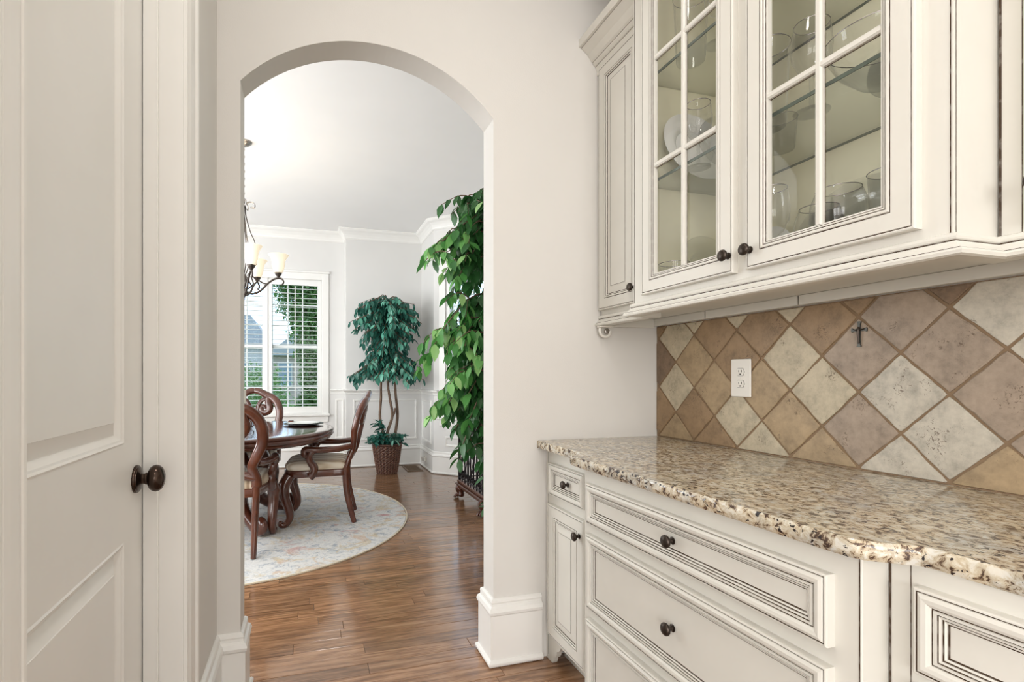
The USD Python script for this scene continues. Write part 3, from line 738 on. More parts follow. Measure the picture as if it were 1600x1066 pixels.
# right
cab = thing('base_cabinet', 'cream base cabinet at the right end of the counter, set back beyond the bumped-out drawers', 'cabinet')
m = MB(); m.box((XRc, -.60, .112), (XR - .002, .6165, BZ), .002); glaze_line(m, XRc - .0006, .6145, .112, BZ, .0035); glaze_line(m, XRc - .0006, .584, .112, BZ, .0016)
part(cab, 'body', m, 'cream_glaze')
m = MB(); m.box((XRc + .07, -.60, .0), (XRc + .085, .60, .1115)); part(cab, 'toe_board', m, 'cream_glaze')
for y0, y1 in ((.570, .02), (-.02, -.57)):
    face(cab, 'drawer', XRc - .020, y0, y1, .712, .849, DRAWER, ((y0 + y1) / 2, .78, -.010))
    yc = (y0 + y1) / 2
    face(cab, 'door', XRc - .020, y0, yc + .003, .122, .692, RAISED, (yc + .035, .63)); face(cab, 'door', XRc - .020, yc - .003, y1, .122, .692, RAISED, (yc - .035, .63))

# --- granite worktop with a chipped rock-face edge
outline = [(XR - .001, D - .001), (.932, D - .001), (.926, 1.90), (.924, 1.70), (.922, 1.60), (.912, 1.572), (.868, 1.558), (.857, 1.545), (.855, 1.50), (.855, .66), (.858, .622), (.868, .603), (.905, .575), (.925, .560), (.930, .54), (.930, -.60), (XR - .001, -.60)]
dense = []
for i in range(len(outline)):
    a, b = np.array(outline[i]), np.array(outline[(i + 1) % len(outline)])
    L = np.linalg.norm(b - a); front = 1 <= i <= 14
    k = max(1, int(L / (.007 if front else .3)))
    for t in range(k):
        dense.append((*(a + (b - a) * t / k), front))
Q = np.array([d[:2] for d in dense]); fr = np.array([d[2] for d in dense])
tn = np.roll(Q, -1, 0) - np.roll(Q, 1, 0); tn /= np.linalg.norm(tn, axis=1, keepdims=True); nn = np.c_[tn[:, 1], -tn[:, 0]]
if not Polygon(Q).exterior.is_ccw:
    nn = -nn
GT, GB = .9142, .8825
rows = []
for zz, base, amp in ((GT, -.0045, .0012), (GT - .003, -.0012, .0022), (GT - .010, 0, .0042), (GT - .019, .0005, .0045), (GT - .026, -.001, .004), (GB, -.005, .002)):
    d = base + amp * 2 * (meshkit.fbm(np.c_[Q * 60, np.full(len(Q), zz * 90)], 3, 4) - .5)
    z_ = np.full(len(Q), zz) + (.0012 * (meshkit.noise(np.c_[Q * 90, np.full(len(Q), zz * 50)], 9) - .5) if GB < zz < GT else 0)
    rows.append(np.c_[Q + nn * (d * fr)[:, None], z_])
n = len(Q)
v = np.vstack(rows); f = []
for s in range(len(rows) - 1):
    i = np.arange(n); j = (i + 1) % n
    f.append(np.c_[s * n + i, s * n + j, (s + 1) * n + j]); f.append(np.c_[s * n + i, (s + 1) * n + j, (s + 1) * n + i])
tv, tf = trimesh.creation.triangulate_polygon(Polygon(rows[0][:, :2]), engine='earcut')
m = MB().add(v, np.vstack(f)); m.add(np.c_[tv, np.full(len(tv), GT)], tf); bv, bf = trimesh.creation.triangulate_polygon(Polygon(rows[-1][:, :2]), engine='earcut'); m.add(np.c_[bv, np.full(len(bv), GB)], bf[:, ::-1])
solo('countertop', m, 'granite', 'speckled cream and brown granite countertop with a chipped edge', 'countertop', smooth=25)

# --- wall cabinets
XLu, XCu, XRu = 1.235, 1.140, 1.262        # face planes
ZU = 1.440
RAILP = lambda dz=0.0: [(p_[0], p_[1] + dz, *p_[2:]) for p_ in [(0, ZU + .006), (.004, ZU + .006), (.009, ZU + .004), (.011, ZU - .002), (.010, ZU - .006), (.0075, ZU - .008), (.0075, ZU - .0105, 1.0), (.010, ZU - .011), (.012, ZU - .016), (.019, ZU - .024), (.0215, ZU - .0255), (.0215, ZU - .0272, 1.0), (.026, ZU - .0275), (.0285, ZU - .032), (.027, ZU - .038), (.021, ZU - .0405), (-.012, ZU - .0405), (-.012, ZU)]]
CRP = lambda z: [(0, z - .03), (.004, z - .03), (.006, z - .022), (.0055, z - .016), (.004, z - .0145, 1.0), (.006, z - .012), (.012, z), (.013, z + .006), (.013, z + .008, 1.0), (.018, z + .010), (.024, z + .016), (.028, z + .022), (.0285, z + .024, 1.0), (.036, z + .030), (.052, z + .052), (.074, z + .070), (.082, z + .076), (.082, z + .078, 1.0), (.092, z + .079), (.094, z + .084), (.094, z + .112), (0, z + .112)]
# left
cab = thing('wall_cabinet', 'narrow cream wall cabinet with a raised-panel door and crown, against the arch wall', 'cabinet')
m = MB(); m.box((XLu, 1.590, ZU), (XR - .002, D - .001, 2.61), .002); glaze_line(m, XLu - .0006, D - .006, ZU, 2.5)
part(cab, 'body', m, 'cream_glaze')
face(cab, 'door', XLu - .020, 1.945, 1.660, 1.468, 2.512, RAISED, (1.690, 1.527))
m = MB().sweep([(XLu, D - .001), (XLu, 1.590)], RAILP(.0007), side=-1); part(cab, 'light_rail', m, 'cream_glaze')
m = MB().sweep([(XLu - .012, D - .001), (XLu - .012, 1.590)], CRP(2.523), side=-1); part(cab, 'crown', m, 'cream_glaze')
m = MB(); m.box((XR - .034, 1.640, 1.4085), (XR - .0045, D - .001, ZU - .0005), .001); m.box((XLu - .005, D - .02, 1.4), (XR - .034, D - .001, ZU - .0005), .001); part(cab, 'nailer_strip', m, 'cream_glaze')
# centre with glass doors
cab = thing('glass_wall_cabinet', 'bumped-out cream wall cabinet with two glass-paned doors showing glassware', 'cabinet')
CY0, CY1, ZT = 1.588, .639, 2.78
m = MB()
t = .020
m.box((XCu, CY0 - t, ZU), (XR - .002, CY0, ZT)); m.box((XCu, CY1, ZU), (XR - .002, CY1 + t, ZT))
m.box((XCu, CY1, ZT - t), (XR - .002, CY0, ZT)); m.box((XCu + .001, CY1 + t, ZU), (XR - .002, CY0 - t, ZU + .012))
part(cab, 'body', m, 'cream_glaze')
m = MB()
m.box((XR - .012, CY1 + t, ZU + .012), (XR - .0025, CY0 - t, ZT - t)); m.box((XCu + .022, CY0 - t - .0008, ZU + .012), (XR - .012, CY0 - t, ZT - t)); m.box((XCu + .022, CY1 + t, ZU + .012), (XR - .012, CY1 + t + .0008, ZT - t))
m.box((XCu + .022, CY1 + t, ZU + .012), (XR - .012, CY0 - t, ZU + .018))
part(cab, 'lining', m, 'cabinet_inside')
m = MB()                                     # face frame
from shapely import union_all
def ff(y0, y1, z0, z1):
    return sbox(y0, z0, y1, z1)
m.prism(union_all([ff(CY0 - .045, CY0, ZU, ZT), ff(CY1, CY1 + .062, ZU, ZT), ff(1.075, 1.13, ZU, ZT), ff(CY1, CY0, ZU, ZU + .032), ff(CY1, CY0, ZT - .06, ZT)]).buffer(.0004, join_style=2), 0, .022, (V3(XCu + .0215, 0, 0), V3(0, 1, 0), V3(0, 0, 1), V3(-1, 0, 0)))
glaze_line(m, XCu - .0012, CY1 + .0035, ZU, ZT, .002); glaze_line(m, XCu - .0012, CY0 - .004, ZU, ZT, .002)
m.quad((XCu + .006, CY1 - .0006, ZU), (XCu + .006, CY1 - .0006, ZT), (XCu + .008, CY1 - .0006, ZT), (XCu + .008, CY1 - .0006, ZU), g=1.0)
part(cab, 'face_frame', m, 'cream_glaze')
for dy0, dy1, ky in ((1.522, 1.124, 1.137), (1.082, .688, 1.066)):
    z0, z1 = 1.466, 2.690
    m = MB().terrace(V3(XCu - .020, dy0, z0), UF, VF, NF, dy0 - dy1, z1 - z0, GLASSF, cap=False)
    dr = part(cab, 'glass_door', m, 'cream_glaze')
    knob(dr, XCu - .020, ky, 1.515)
    g0, g1, h0, h1 = dy0 - .064, dy1 + .064, z0 + .064, z1 - .064
    ym = (g0 + g1) / 2
    def bar(a, b, horizontal):
        mm = MB(); hw = .0085
        e_ = -.0006 if horizontal else 0.0
        prof = [(-hw, -.015), (-hw, -.0075 + e_), (-.0045, -.004 + e_), (.0045, -.004 + e_), (hw, -.0075 + e_), (hw, -.015)]
        for k in range(5):
            (p0, n0), (p1, n1) = prof[k], prof[k + 1]
            gg = .0
            if horizontal:
                q = [V3(XCu - .020 - n0, g0, a + p0), V3(XCu - .020 - n0, g1, a + p0), V3(XCu - .020 - n1, g1, a + p1), V3(XCu - .020 - n1, g0, a + p1)]
            else:
                q = [V3(XCu - .020 - n0, a - p0, h0), V3(XCu - .020 - n1, a - p1, h0), V3(XCu - .020 - n1, a - p1, h1), V3(XCu - .020 - n0, a - p0, h1)]
            mm.quad(*q, g=gg)
        for sg in (-1, 1):      # glaze where the bar meets the glass
            if horizontal:
                mm.quad(V3(XCu - .0052, g0, a + sg * hw), V3(XCu - .0052, g1, a + sg * hw), V3(XCu - .0052, g1, a + sg * (hw + .0022)), V3(XCu - .0052, g0, a + sg * (hw + .0022)), g=1.0)
            else:
                mm.quad(V3(XCu - .0052, a + sg * hw, h0), V3(XCu - .0052, a + sg * hw, h1), V3(XCu - .0052, a + sg * (hw + .0022), h1), V3(XCu - .0052, a + sg * (hw + .0022), h0), g=1.0)
        part(dr, 'muntin', mm, 'cream_glaze')
    bar(ym, 0, False)
    rowz = [1.895, 2.258]
    for z in rowz:
        bar(z, 0, True)
    lv = [h0] + rowz + [h1]
    for k in range(3):
        for ya, yb in ((g0, ym), (ym, g1)):
            mm = MB().quad((XCu - .0035, ya - .0005, lv[k] + .0005), (XCu - .0035, yb + .0005, lv[k] + .0005), (XCu - .0035, yb + .0005, lv[k + 1] - .0005), (XCu - .0035, ya - .0005, lv[k + 1] - .0005))
            part(dr, 'pane', mm, 'pane')
SH = (1.868, 2.240)
for z in SH:
    mm = MB(); mm.box((XCu + .036, CY1 + t + .003, z - .0045), (XR - .014, CY0 - t - .003, z + .0045))
    sp = part(cab, 'glass_shelf', mm, 'shelf_glass')
    mm = MB(); mm.box((XCu + .033, CY1 + t + .003, z - .0045), (XCu + .036, CY0 - t - .003, z + .0045)); part(sp, 'front_edge', mm, 'shelf_edge')
    mm = MB(); mm.box((XR - .0139, CY1 + t + .003, z - .0035), (XR - .0122, CY0 - t - .003, z + .0035)); part(sp, 'back_edge', mm, 'shelf_edge')
mm = MB()                                    # shelf pin holes up the side
for x in (XCu + .055,):
    for z in np.arange(1.50, 2.72, .032):
        mm.lathe([(.0001, 0), (.0028, 0)], (x, CY0 - t - .0011, z), (0, -1, 0), 8)
part(cab, 'pin_hole', mm, 'dark_slot', kind='stuff')
for z in SH:
    mm = MB(); mm.box((XCu + .045, CY0 - t - .014, z - .012), (XCu + .068, CY0 - t - .0012, z - .005), .002); part(cab, 'shelf_clip', mm, 'nickel')
m = MB().sweep([(XLu + .012, CY0), (XCu, CY0), (XCu, CY1), (XRu + .012, CY1)], RAILP(), side=-1); part(cab, 'light_rail', m, 'cream_glaze')
m = MB().sweep([(XR - .01, CY0), (XCu, CY0), (XCu, CY1), (XR - .01, CY1)], CRP(ZT - .05), side=-1); part(cab, 'crown', m, 'cream_glaze')
m = MB(); m.box((XR - .034, 1.247, 1.4085), (XR - .0045, 1.634, ZU - .0005), .001); m.box((XR - .034, CY1, 1.4085), (XR - .0045, 1.241, ZU - .0005), .001); part(cab, 'nailer_strip', m, 'cream_glaze')
# right
cab = thing('wall_cabinet', 'cream wall cabinet at the right edge, set back beyond the glass doors', 'cabinet')
m = MB(); m.box((XRu, -.60, ZU), (XR - .002, CY1 - .0025, 2.61), .002); glaze_line(m, XRu - .0006, CY1 - .005, ZU, 2.6, .004); glaze_line(m, XRu - .0006, CY1 - .036, ZU, 2.6, .0015)
part(cab, 'body', m, 'cream_glaze')
face(cab, 'door', XRu - .020, .590, .02, 1.462, 2.512, RAISED, (.567, 1.527)); face(cab, 'door', XRu - .020, -.02, -.58, 1.462, 2.512, RAISED, (-.05, 1.527))
m = MB().sweep([(XRu, CY1 - .0025), (XRu, -.60)], RAILP(.0007), side=-1); part(cab, 'light_rail', m, 'cream_glaze')
m = MB().sweep([(XRu - .012, CY1 - .0025), (XRu - .012, -.60)], CRP(2.523), side=-1); part(cab, 'crown', m, 'cream_glaze')
m = MB(); m.box((XR - .034, -.60, 1.4085), (XR - .0045, CY1 - .004, ZU - .0005), .001); part(cab, 'nailer_strip', m, 'cream_glaze')

# ------------------------------------------------------------------ on the tiles and under the cabinet
XT = XR - .0092
ot = thing('electrical_outlet', 'white duplex outlet plate on the tiled backsplash', 'outlet')
m = MB(); m.box((XT - .0065, 1.441, 1.108), (XT, 1.528, 1.246), .0025); part(ot, 'cover_plate', m, 'white_plastic')
for zc in (1.1985, 1.1555):
    p = affinity.scale(Polygon([(.017 * math.cos(a), .0165 * math.sin(a)) for a in np.linspace(0, 2 * PI, 33)[:-1]]).intersection(sbox(-.017, -.013, .017, .013)), 1, 1)
    m = MB().prism(p, 0, .0018, (V3(XT - .0064, 1.4845, zc), UF, VF, NF)); r_ = part(ot, 'receptacle', m, 'white_plastic')
    m = MB()
    for dy, hh in ((-.0062, .0042), (.0062, .0034)):
        m.box((XT - .0087, 1.4845 + dy - .0009, zc + .0035 - hh), (XT - .0079, 1.4845 + dy + .0009, zc + .0035 + hh))
    m.lathe([(.0026, .0), (.0026, .0006), (.0001, .0006)], (XT - .0082, 1.4845, zc - .0078), (-1, 0, 0), 12); part(r_, 'slot', m, 'dark_slot')
    m = MB()
    n_o = 40; ring = [(.0182 * math.cos(a), .0177 * math.sin(a)) for a in np.linspace(0, 2 * PI, n_o + 1)]
    ro = Polygon(ring[:-1]).intersection(sbox(-.0182, -.0142, .0182, .0142)); m.prism(ro.difference(ro.buffer(-.0009)), 0, .0003, (V3(XT - .0066, 1.4845, zc), UF, VF, NF)); part(r_, 'gap', m, 'dark_slot')
m = MB().lathe([(.0028, 0), (.0024, .001), (.0001, .0012)], (XT - .0064, 1.4845, 1.177), (-1, 0, 0), 12); part(ot, 'screw', m, 'white_plastic')
cr = thing('crucifix', 'small dark pewter cross hung on the backsplash tiles', 'cross')
yc = 1.0725
m = MB()
def crossarm(p0, p1, w):
    a, b = np.array(p0), np.array(p1)
    d = (b - a) / np.linalg.norm(b - a); s_ = np.array([-d[1], d[0]])
    pl = Polygon([a + s_ * w * .75, a + s_ * w * 1.25 + d * w * .3, a + s_ * w * .7 + d * w * 1.4, b + s_ * w * .7 - d * w * 1.4, b + s_ * w * 1.25 - d * w * .3, b + s_ * w * .75, b - s_ * w * .75, b - s_ * w * 1.25 - d * w * .3, b - s_ * w * .7 - d * w * 1.4, a - s_ * w * .7 + d * w * 1.4, a - s_ * w * 1.25 + d * w * .3, a - s_ * w * .75])
    return pl.buffer(0)
pl = crossarm((0, -.036), (0, .037), .0048).union(crossarm((-.0215, .0125), (.0215, .0125), .0048))
m.prism(pl, 0, .0045, (V3(XT, yc, 1.3030), UF, VF, NF)); part(cr, 'cross', m, 'pewter')
m = MB(); m.tube([(XT - .0062, yc, 1.324), (XT - .0075, yc, 1.318), (XT - .0075, yc, 1.304), (XT - .0065, yc, 1.288), (XT - .006, yc, 1.276)], [.0022, .0034, .003, .0026, .0016], 8)
m.tube([(XT - .0055, yc + .015, 1.3175), (XT - .007, yc + .006, 1.3150), (XT - .0075, yc, 1.3135), (XT - .007, yc - .006, 1.3150), (XT - .0055, yc - .015, 1.3175)], .0016, 6); part(cr, 'figure', m, 'bronze', 50)
hk = thing('towel_holder_hook', 'small white plastic hook bracket under the narrow wall cabinet', 'hook')
m = MB(); m.box((1.205, 1.915, 1.394), (1.272, 1.940, 1.399), .001); part(hk, 'mounting_plate', m, 'white_plastic')
m = MB(); m.tube(spline([(1.214, 1.928, 1.395), (1.212, 1.927, 1.378), (1.220, 1.926, 1.360), (1.238, 1.926, 1.354), (1.256, 1.926, 1.360), (1.264, 1.927, 1.374), (1.263, 1.928, 1.380)], 6), .0060, 8); part(hk, 'hook_arm', m, 'white_plastic', 50)
m = MB(); m.lathe([(.0001, 0), (.011, 0), (.012, .002), (.012, .008), (.009, .010), (.0001, .010)], (1.250, 1.936, 1.379), (0, -1, 0), 16); part(hk, 'roller_boss', m, 'nickel', 40)

# ------------------------------------------------------------------ glassware in the glass-door cabinet
ZB = ZU + .0185
S1, S2 = SH[0] + .005, SH[1] + .005
def vessel(name, prof, label, cat, x, y, z, group, n=28, mat='glassware', rim=None):
    p = thing(name, label, cat, (x, y, z), 0, group)
    part(p, 'bowl' if name not in ('tumbler',) else 'body', MB().lathe(prof, (0, 0, 0), (0, 0, 1), n), mat, 60)
    if rim:
        part(p, 'rim', MB().tube([(rim[0] * math.cos(a), rim[0] * math.sin(a), rim[1]) for a in np.linspace(0, 2 * PI, 33)], .0011, 6, caps=False), 'nickel', 60)
    return p
GOB = [(.0001, .002), (.034, .002), (.035, .004), (.008, .009), (.0045, .02), (.0045, .075), (.009, .084), (.026, .098), (.037, .12), (.0395, .145), (.037, .172), (.0335, .195)]
BRANDY = [(.0001, .002), (.031, .002), (.008, .008), (.005, .03), (.008, .036), (.032, .05), (.044, .075), (.043, .105), (.034, .13)]
TUM = [(.0001, .003), (.030, .003), (.031, .006), (.036, .13), (.0375, .150)]
SHORT = [(.0001, .003), (.032, .003), (.034, .006), (.040, .085), (.0405, .092)]
BIGB = [(.0001, .003), (.045, .003), (.05, .006), (.085, .04), (.108, .085), (.115, .105)]
gl = 'stemware and tumblers in the glass cabinet'
def put_glass(kind, x, y, z, lab, sc=1.0):
    prof, nm, ct, rim = dict(gob=(GOB, 'wine_goblet', 'glass', (.0335, .195)), brandy=(BRANDY, 'brandy_glass', 'glass', (.034, .13)), tum=(TUM, 'tumbler', 'glass', (.0375, .150)), short=(SHORT, 'tumbler', 'glass', (.0405, .092)), bowl=(BIGB, 'glass_bowl', 'bowl', (.115, .105)))[kind]
    vessel(nm, np.array(prof) * sc, lab, ct, x, y, z, None if kind == 'bowl' else gl, rim=(rim[0] * sc, rim[1] * sc))
put_glass('gob', 1.225, 1.100, ZB, 'clear goblet standing at the lower left corner of the right glass door', 1.22)
put_glass('brandy', 1.300, 1.020, ZB, 'round brandy glass on the cabinet bottom just left of the right glass door muntin', 1.3)
put_glass('brandy', 1.235, .920, ZB, 'round brandy glass right of the muntin on the bottom behind the right glass door', 1.35)
put_glass('tum', 1.315, .850, ZB, 'tall tumbler at the right end of the bottom row behind the right glass door', 1.35)
put_glass('short', 1.225, 1.48, ZB, 'short clear tumbler at the lower left corner of the left glass door', 1.25)
put_glass('tum', 1.240, 1.125, S1, 'tall tumbler on the middle shelf, leftmost behind the right glass door', 1.55)
put_glass('short', 1.40, 1.22, S1, 'short tumbler at the back of the middle shelf behind the right glass door', 1.1)
put_glass('gob', 1.275, 1.020, S1, 'clear goblet on the middle shelf just left of the muntin of the right glass door', 1.2)
put_glass('bowl', 1.31, .865, S1, 'wide clear glass bowl on the middle shelf behind the right glass door', 1.05)
put_glass('gob', 1.25, 1.395, S1, 'clear goblet on the middle shelf behind the left glass door', 1.1)
put_glass('tum', 1.25, 1.43, S2, 'tall tumbler on the top shelf behind the left glass door', 1.5)
put_glass('gob', 1.27, 1.33, S2, 'clear goblet on the top shelf behind the left glass door', 1.1)
put_glass('gob', 1.25, 1.02, S2, 'clear goblet on the top shelf behind the right glass door', 1.1)
def dish(name, R, c, axis, mat, label, cat='plate', depth=.018, oval=1.0):
    """a plate standing on its rim, facing along the axis"""
    prof = [(.0001, .0), (R * .55, .0), (R * .62, depth * .5), (R * .70, depth * .75), (R * .98, depth), (R, depth * 1.02), (R * .985, depth * .80), (R * .7, depth * .55), (R * .6, depth * .2 - .003), (R * .54, -.004), (.0001, -.004)]
    p = thing(name, label, cat, c)
    m = MB().lathe(prof, (0, 0, 0), axis, 48)
    if oval != 1.0:
        m.v[0][:, 1] *= oval
    part(p, 'dish', m, mat, 40)
    return p
dish('serving_platter', .140, (1.345, 1.522, S1 + .130), (0, -.95, .30), 'china', 'large white platter leaning on the middle shelf behind the left glass door', 'platter')
dish('dinner_plate', .120, (1.415, 1.435, S1 + .112), (-.2, -.93, .30), 'glassware', 'clear glass plate leaning on the middle shelf behind the left glass door')
dish('dinner_plate', .125, (1.405, 1.520, ZB + .116), (0, -.95, .30), 'glassware', 'clear glass plate leaning on the cabinet bottom behind the left glass door')
dish('serving_platter', .145, (1.468, 1.045, ZB + .136), (-.96, 0, .26), 'glassware', 'big oval clear platter leaning at the back behind the right glass door', 'platter', oval=1.2)
dish('dinner_plate', .115, (1.472, 1.345, ZB + .108), (-.95, 0, .30), 'china', 'white plate leaning at the back, left behind the right glass door')
dish('dinner_plate', .125, (1.465, .875, S1 + .117), (-.95, 0, .30), 'glassware', 'clear plate leaning behind the glass bowl on the middle shelf')
# ------------------------------------------------------------------ dining room: rug, table
RC = (-.60, 4.52)
rug = thing('round_rug', 'round distressed cream and grey medallion rug under the dining table', 'rug', (*RC, 0))
m = MB().lathe([(.0001, .0075), (.6, .0075), (1.1, .0075), (1.435, .0075), (1.437, .001)], n=96); part(rug, 'pile', m, 'rug_pile')
m = MB().tube([(1.445 * math.cos(a), 1.445 * math.sin(a), .0052) for a in np.linspace(0, 2 * PI, 97)], .0062, 6, caps=False); part(rug, 'binding', m, 'rug_binding', 60)
RZ = .0078
TC = (-.61, 4.45)
tb = thing('dining_table', 'round dark mahogany pedestal dining table', 'table', (*TC, RZ))
m = MB().lathe([(.0001, .752), (.70, .752), (.805, .752), (.815, .748)], n=96); part(tb, 'tabletop', m, 'mahogany_top', 30)
m = MB().lathe([(.815, .748), (.826, .750), (.836, .744), (.838, .736), (.832, .728), (.828, .724), (.834, .718), (.838, .710), (.832, .700), (.820, .694), (.812, .690), (.815, .684), (.812, .676), (.795, .668), (.775, .664), (.765, .660), (.74, .660), (.0001, .660)], n=96); part(tb, 'moulded_edge', m, 'mahogany', 50)
m = MB().lathe([(.0001, .655), (.20, .655), (.20, .63), (.13, .60), (.095, .55), (.11, .50), (.155, .44), (.165, .38), (.14, .32), (.10, .28), (.12, .25), (.15, .22), (.15, .16), (.10, .13), (.0001, .125)], n=40); part(tb, 'pedestal', m, 'mahogany', 50)
for k in range(4):
    a = math.radians(-58) + k * PI / 2
    d = V3(math.cos(a), math.sin(a), 0)
    prof = [(.11, .60), (.22, .585), (.30, .53), (.32, .45), (.28, .36), (.25, .27), (.28, .17), (.37, .10), (.46, .060), (.53, .048), (.57, .062), (.578, .092), (.555, .112), (.528, .105), (.52, .085)]
    pp = spline([d * r + V3(0, 0, z) for r, z in prof], 6)
    rr = np.interp(np.linspace(0, 1, len(pp)), [0, .3, .6, .85, 1], [.040, .052, .046, .040, .020])
    m = MB().tube(pp, rr, 10, squash=.85, ref=(0, 0, 1)); part(tb, 'leg', m, 'mahogany', 60)

# ------------------------------------------------------------------ dining chairs
def make_chair(label, loc, rz, group):
    c = thing('dining_chair', label, 'chair', loc, rz, group)
    for sy in (-1, 1):        # rear legs run up into the back posts
        pp = spline([(-.270, sy * .195, .0), (-.245, sy * .195, .10), (-.215, sy * .195, .24), (-.205, sy * .20, .38), (-.212, sy * .205, .46)], 6)
        m = MB().tube(pp, np.interp(np.linspace(0, 1, len(pp)), [0, .5, 1], [.021, .027, .032]), 8, squash=.85, ref=(1, 0, 0)); m.v[0][:, 2] = np.maximum(m.v[0][:, 2], 0); part(c, 'leg', m, 'mahogany', 60)
    for sy in (-1, 1):        # front cabriole legs with scroll toes
        pp = spline([(.225, sy * .235, .40), (.262, sy * .25, .33), (.262, sy * .25, .25), (.232, sy * .245, .15), (.222, sy * .242, .08), (.245, sy * .245, .030), (.275, sy * .25, .018), (.290, sy * .252, .034), (.278, sy * .25, .048)], 6)
        m = MB().tube(pp, np.interp(np.linspace(0, 1, len(pp)), [0, .15, .35, .6, .8, 1], [.044, .045, .036, .026, .024, .014]), 10, ref=(0, 1, 0)); m.v[0][:, 2] = np.maximum(m.v[0][:, 2], 0); part(c, 'leg', m, 'mahogany', 60)
    def ring(z, sx, grow=0.0):
        P_ = [(-.215, -.205), (-.10, -.235), (.06, -.262), (.20, -.262), (.265, -.20), (.275, -.08), (.275, .08), (.265, .20), (.20, .262), (.06, .262), (-.10, .235), (-.215, .205), (-.225, 0)]
        q = spline(P_ + [P_[0]], 5)[:-1]
        ctr = np.array([.02, 0])
        return np.c_[ctr + (q - ctr) * sx, np.full(len(q), z)]
    def loft(rows, capz=True):
        n = len(rows[0]); v = np.vstack(rows); f = []
        for s in range(len(rows) - 1):
            for i in range(n):
                j = (i + 1) % n
                f += [[s * n + i, s * n + j, (s + 1) * n + j], [s * n + i, (s + 1) * n + j, (s + 1) * n + i]]
        v = np.vstack([v, rows[0].mean(0), rows[-1].mean(0)]); a, b = len(v) - 2, len(v) - 1; L = (len(rows) - 1) * n
        f += [[a, (i + 1) % n, i] for i in range(n)] + [[b, L + i, L + (i + 1) % n] for i in range(n)]
        return MB().add(v, f)
    r0 = ring(.375, .96); r0[:, 2] += .02 * np.abs(r0[:, 1]) / .26
    part(c, 'seat_rail', loft([r0, ring(.385, 1.0), ring(.43, 1.0), ring(.44, .97)]), 'mahogany', 50)
    part(c, 'seat_cushion', loft([ring(.438, .95), ring(.455, .985), ring(.475, .985), ring(.495, .93), ring(.508, .78), ring(.514, .45)]), 'seat_fabric', 50, label='striped beige seat cushion')
    def bk(y, h):             # a point of the reclined, slightly hollow back
        return V3(-.212 - .235 * max(0, h) ** 1.15 - .055 * (1 - (y / .26) ** 2) * min(1, max(0, h) / .15), y, .455 + h)
    for sy in (-1, 1):
        pp = spline([bk(sy * .205, 0), bk(sy * .205, .06), bk(sy * .185, .13), bk(sy * .212, .20), bk(sy * .248, .29), bk(sy * .252, .38), bk(sy * .225, .455), bk(sy * .175, .505), bk(sy * .13, .525), bk(sy * .09, .548), bk(sy * .04, .572), bk(0, .578)], 5)
        m = MB().tube(pp, np.interp(np.linspace(0, 1, len(pp)), [0, .12, .3, .6, .8, 1], [.034, .030, .036, .040, .036, .030]), 10, squash=.72, ref=(0, 1, 0)); part(c, 'back_frame', m, 'mahogany', 60)
        pp = spline([bk(sy * .145, .515), bk(sy * .14, .46), bk(sy * .155, .41), bk(sy * .14, .365), bk(sy * .095, .352), bk(sy * .066, .385), bk(sy * .08, .420), bk(sy * .105, .412), bk(sy * .108, .392)], 6)
        m = MB().tube(pp, np.interp(np.linspace(0, 1, len(pp)), [0, .2, .6, 1], [.034, .038, .030, .016]), 8, squash=.72, ref=(0, 1, 0)); part(c, 'back_scroll', m, 'mahogany', 60)
        pp = spline([bk(sy * .15, .475), bk(sy * .10, .49), bk(sy * .055, .455), bk(sy * .035, .38), bk(sy * .05, .28), bk(sy * .085, .20), bk(sy * .075, .13), bk(sy * .045, .08)], 6)
        m = MB().tube(pp, np.interp(np.linspace(0, 1, len(pp)), [0, .4, 1], [.024, .026, .030]), 8, squash=.7, ref=(0, 1, 0)); part(c, 'splat', m, 'mahogany', 60)
        pp = spline([(-.250, sy * .212, .618), (-.14, sy * .245, .602), (0, sy * .275, .600), (.07, sy * .28, .606), (.105, sy * .28, .602), (.108, sy * .28, .572), (.088, sy * .28, .562), (.076, sy * .28, .576)], 6)
        m = MB().tube(pp, np.interp(np.linspace(0, 1, len(pp)), [0, .5, .75, 1], [.024, .028, .028, .014]), 8, ref=(0, 0, 1), squash=1.1); ar = part(c, 'armrest', m, 'mahogany', 60)
        pp = spline([(.045, sy * .28, .595), (.075, sy * .277, .55), (.060, sy * .268, .50), (.035, sy * .262, .46), (.05, sy * .258, .41), (.07, sy * .256, .392)], 6)
        m = MB().tube(pp, np.interp(np.linspace(0, 1, len(pp)), [0, .4, 1], [.027, .029, .038]), 8, ref=(0, 1, 0)); part(ar, 'arm_support', m, 'mahogany', 60)
    m = MB().tube([bk(-.20, .065), bk(-.10, .085), bk(0, .09), bk(.10, .085), bk(.20, .065)], .030, 8, squash=.7, ref=(0, 0, 1)); part(c, 'lower_rail', m, 'mahogany', 60)
    return c
gch = 'carved armchairs round the dining table'
A = make_chair('carved mahogany armchair seen side-on at the right of the round table', (.125, 4.40, RZ), 174, gch)
dup(A, 'dining_chair', 'carved mahogany armchair with its scrolled back to the camera, beside the left arch jamb', (-.500, 3.80, RZ), 86, gch)
dup(A, 'dining_chair', 'carved mahogany armchair on the far side of the table in front of the window', (-.52, 5.20, RZ), -92, gch)

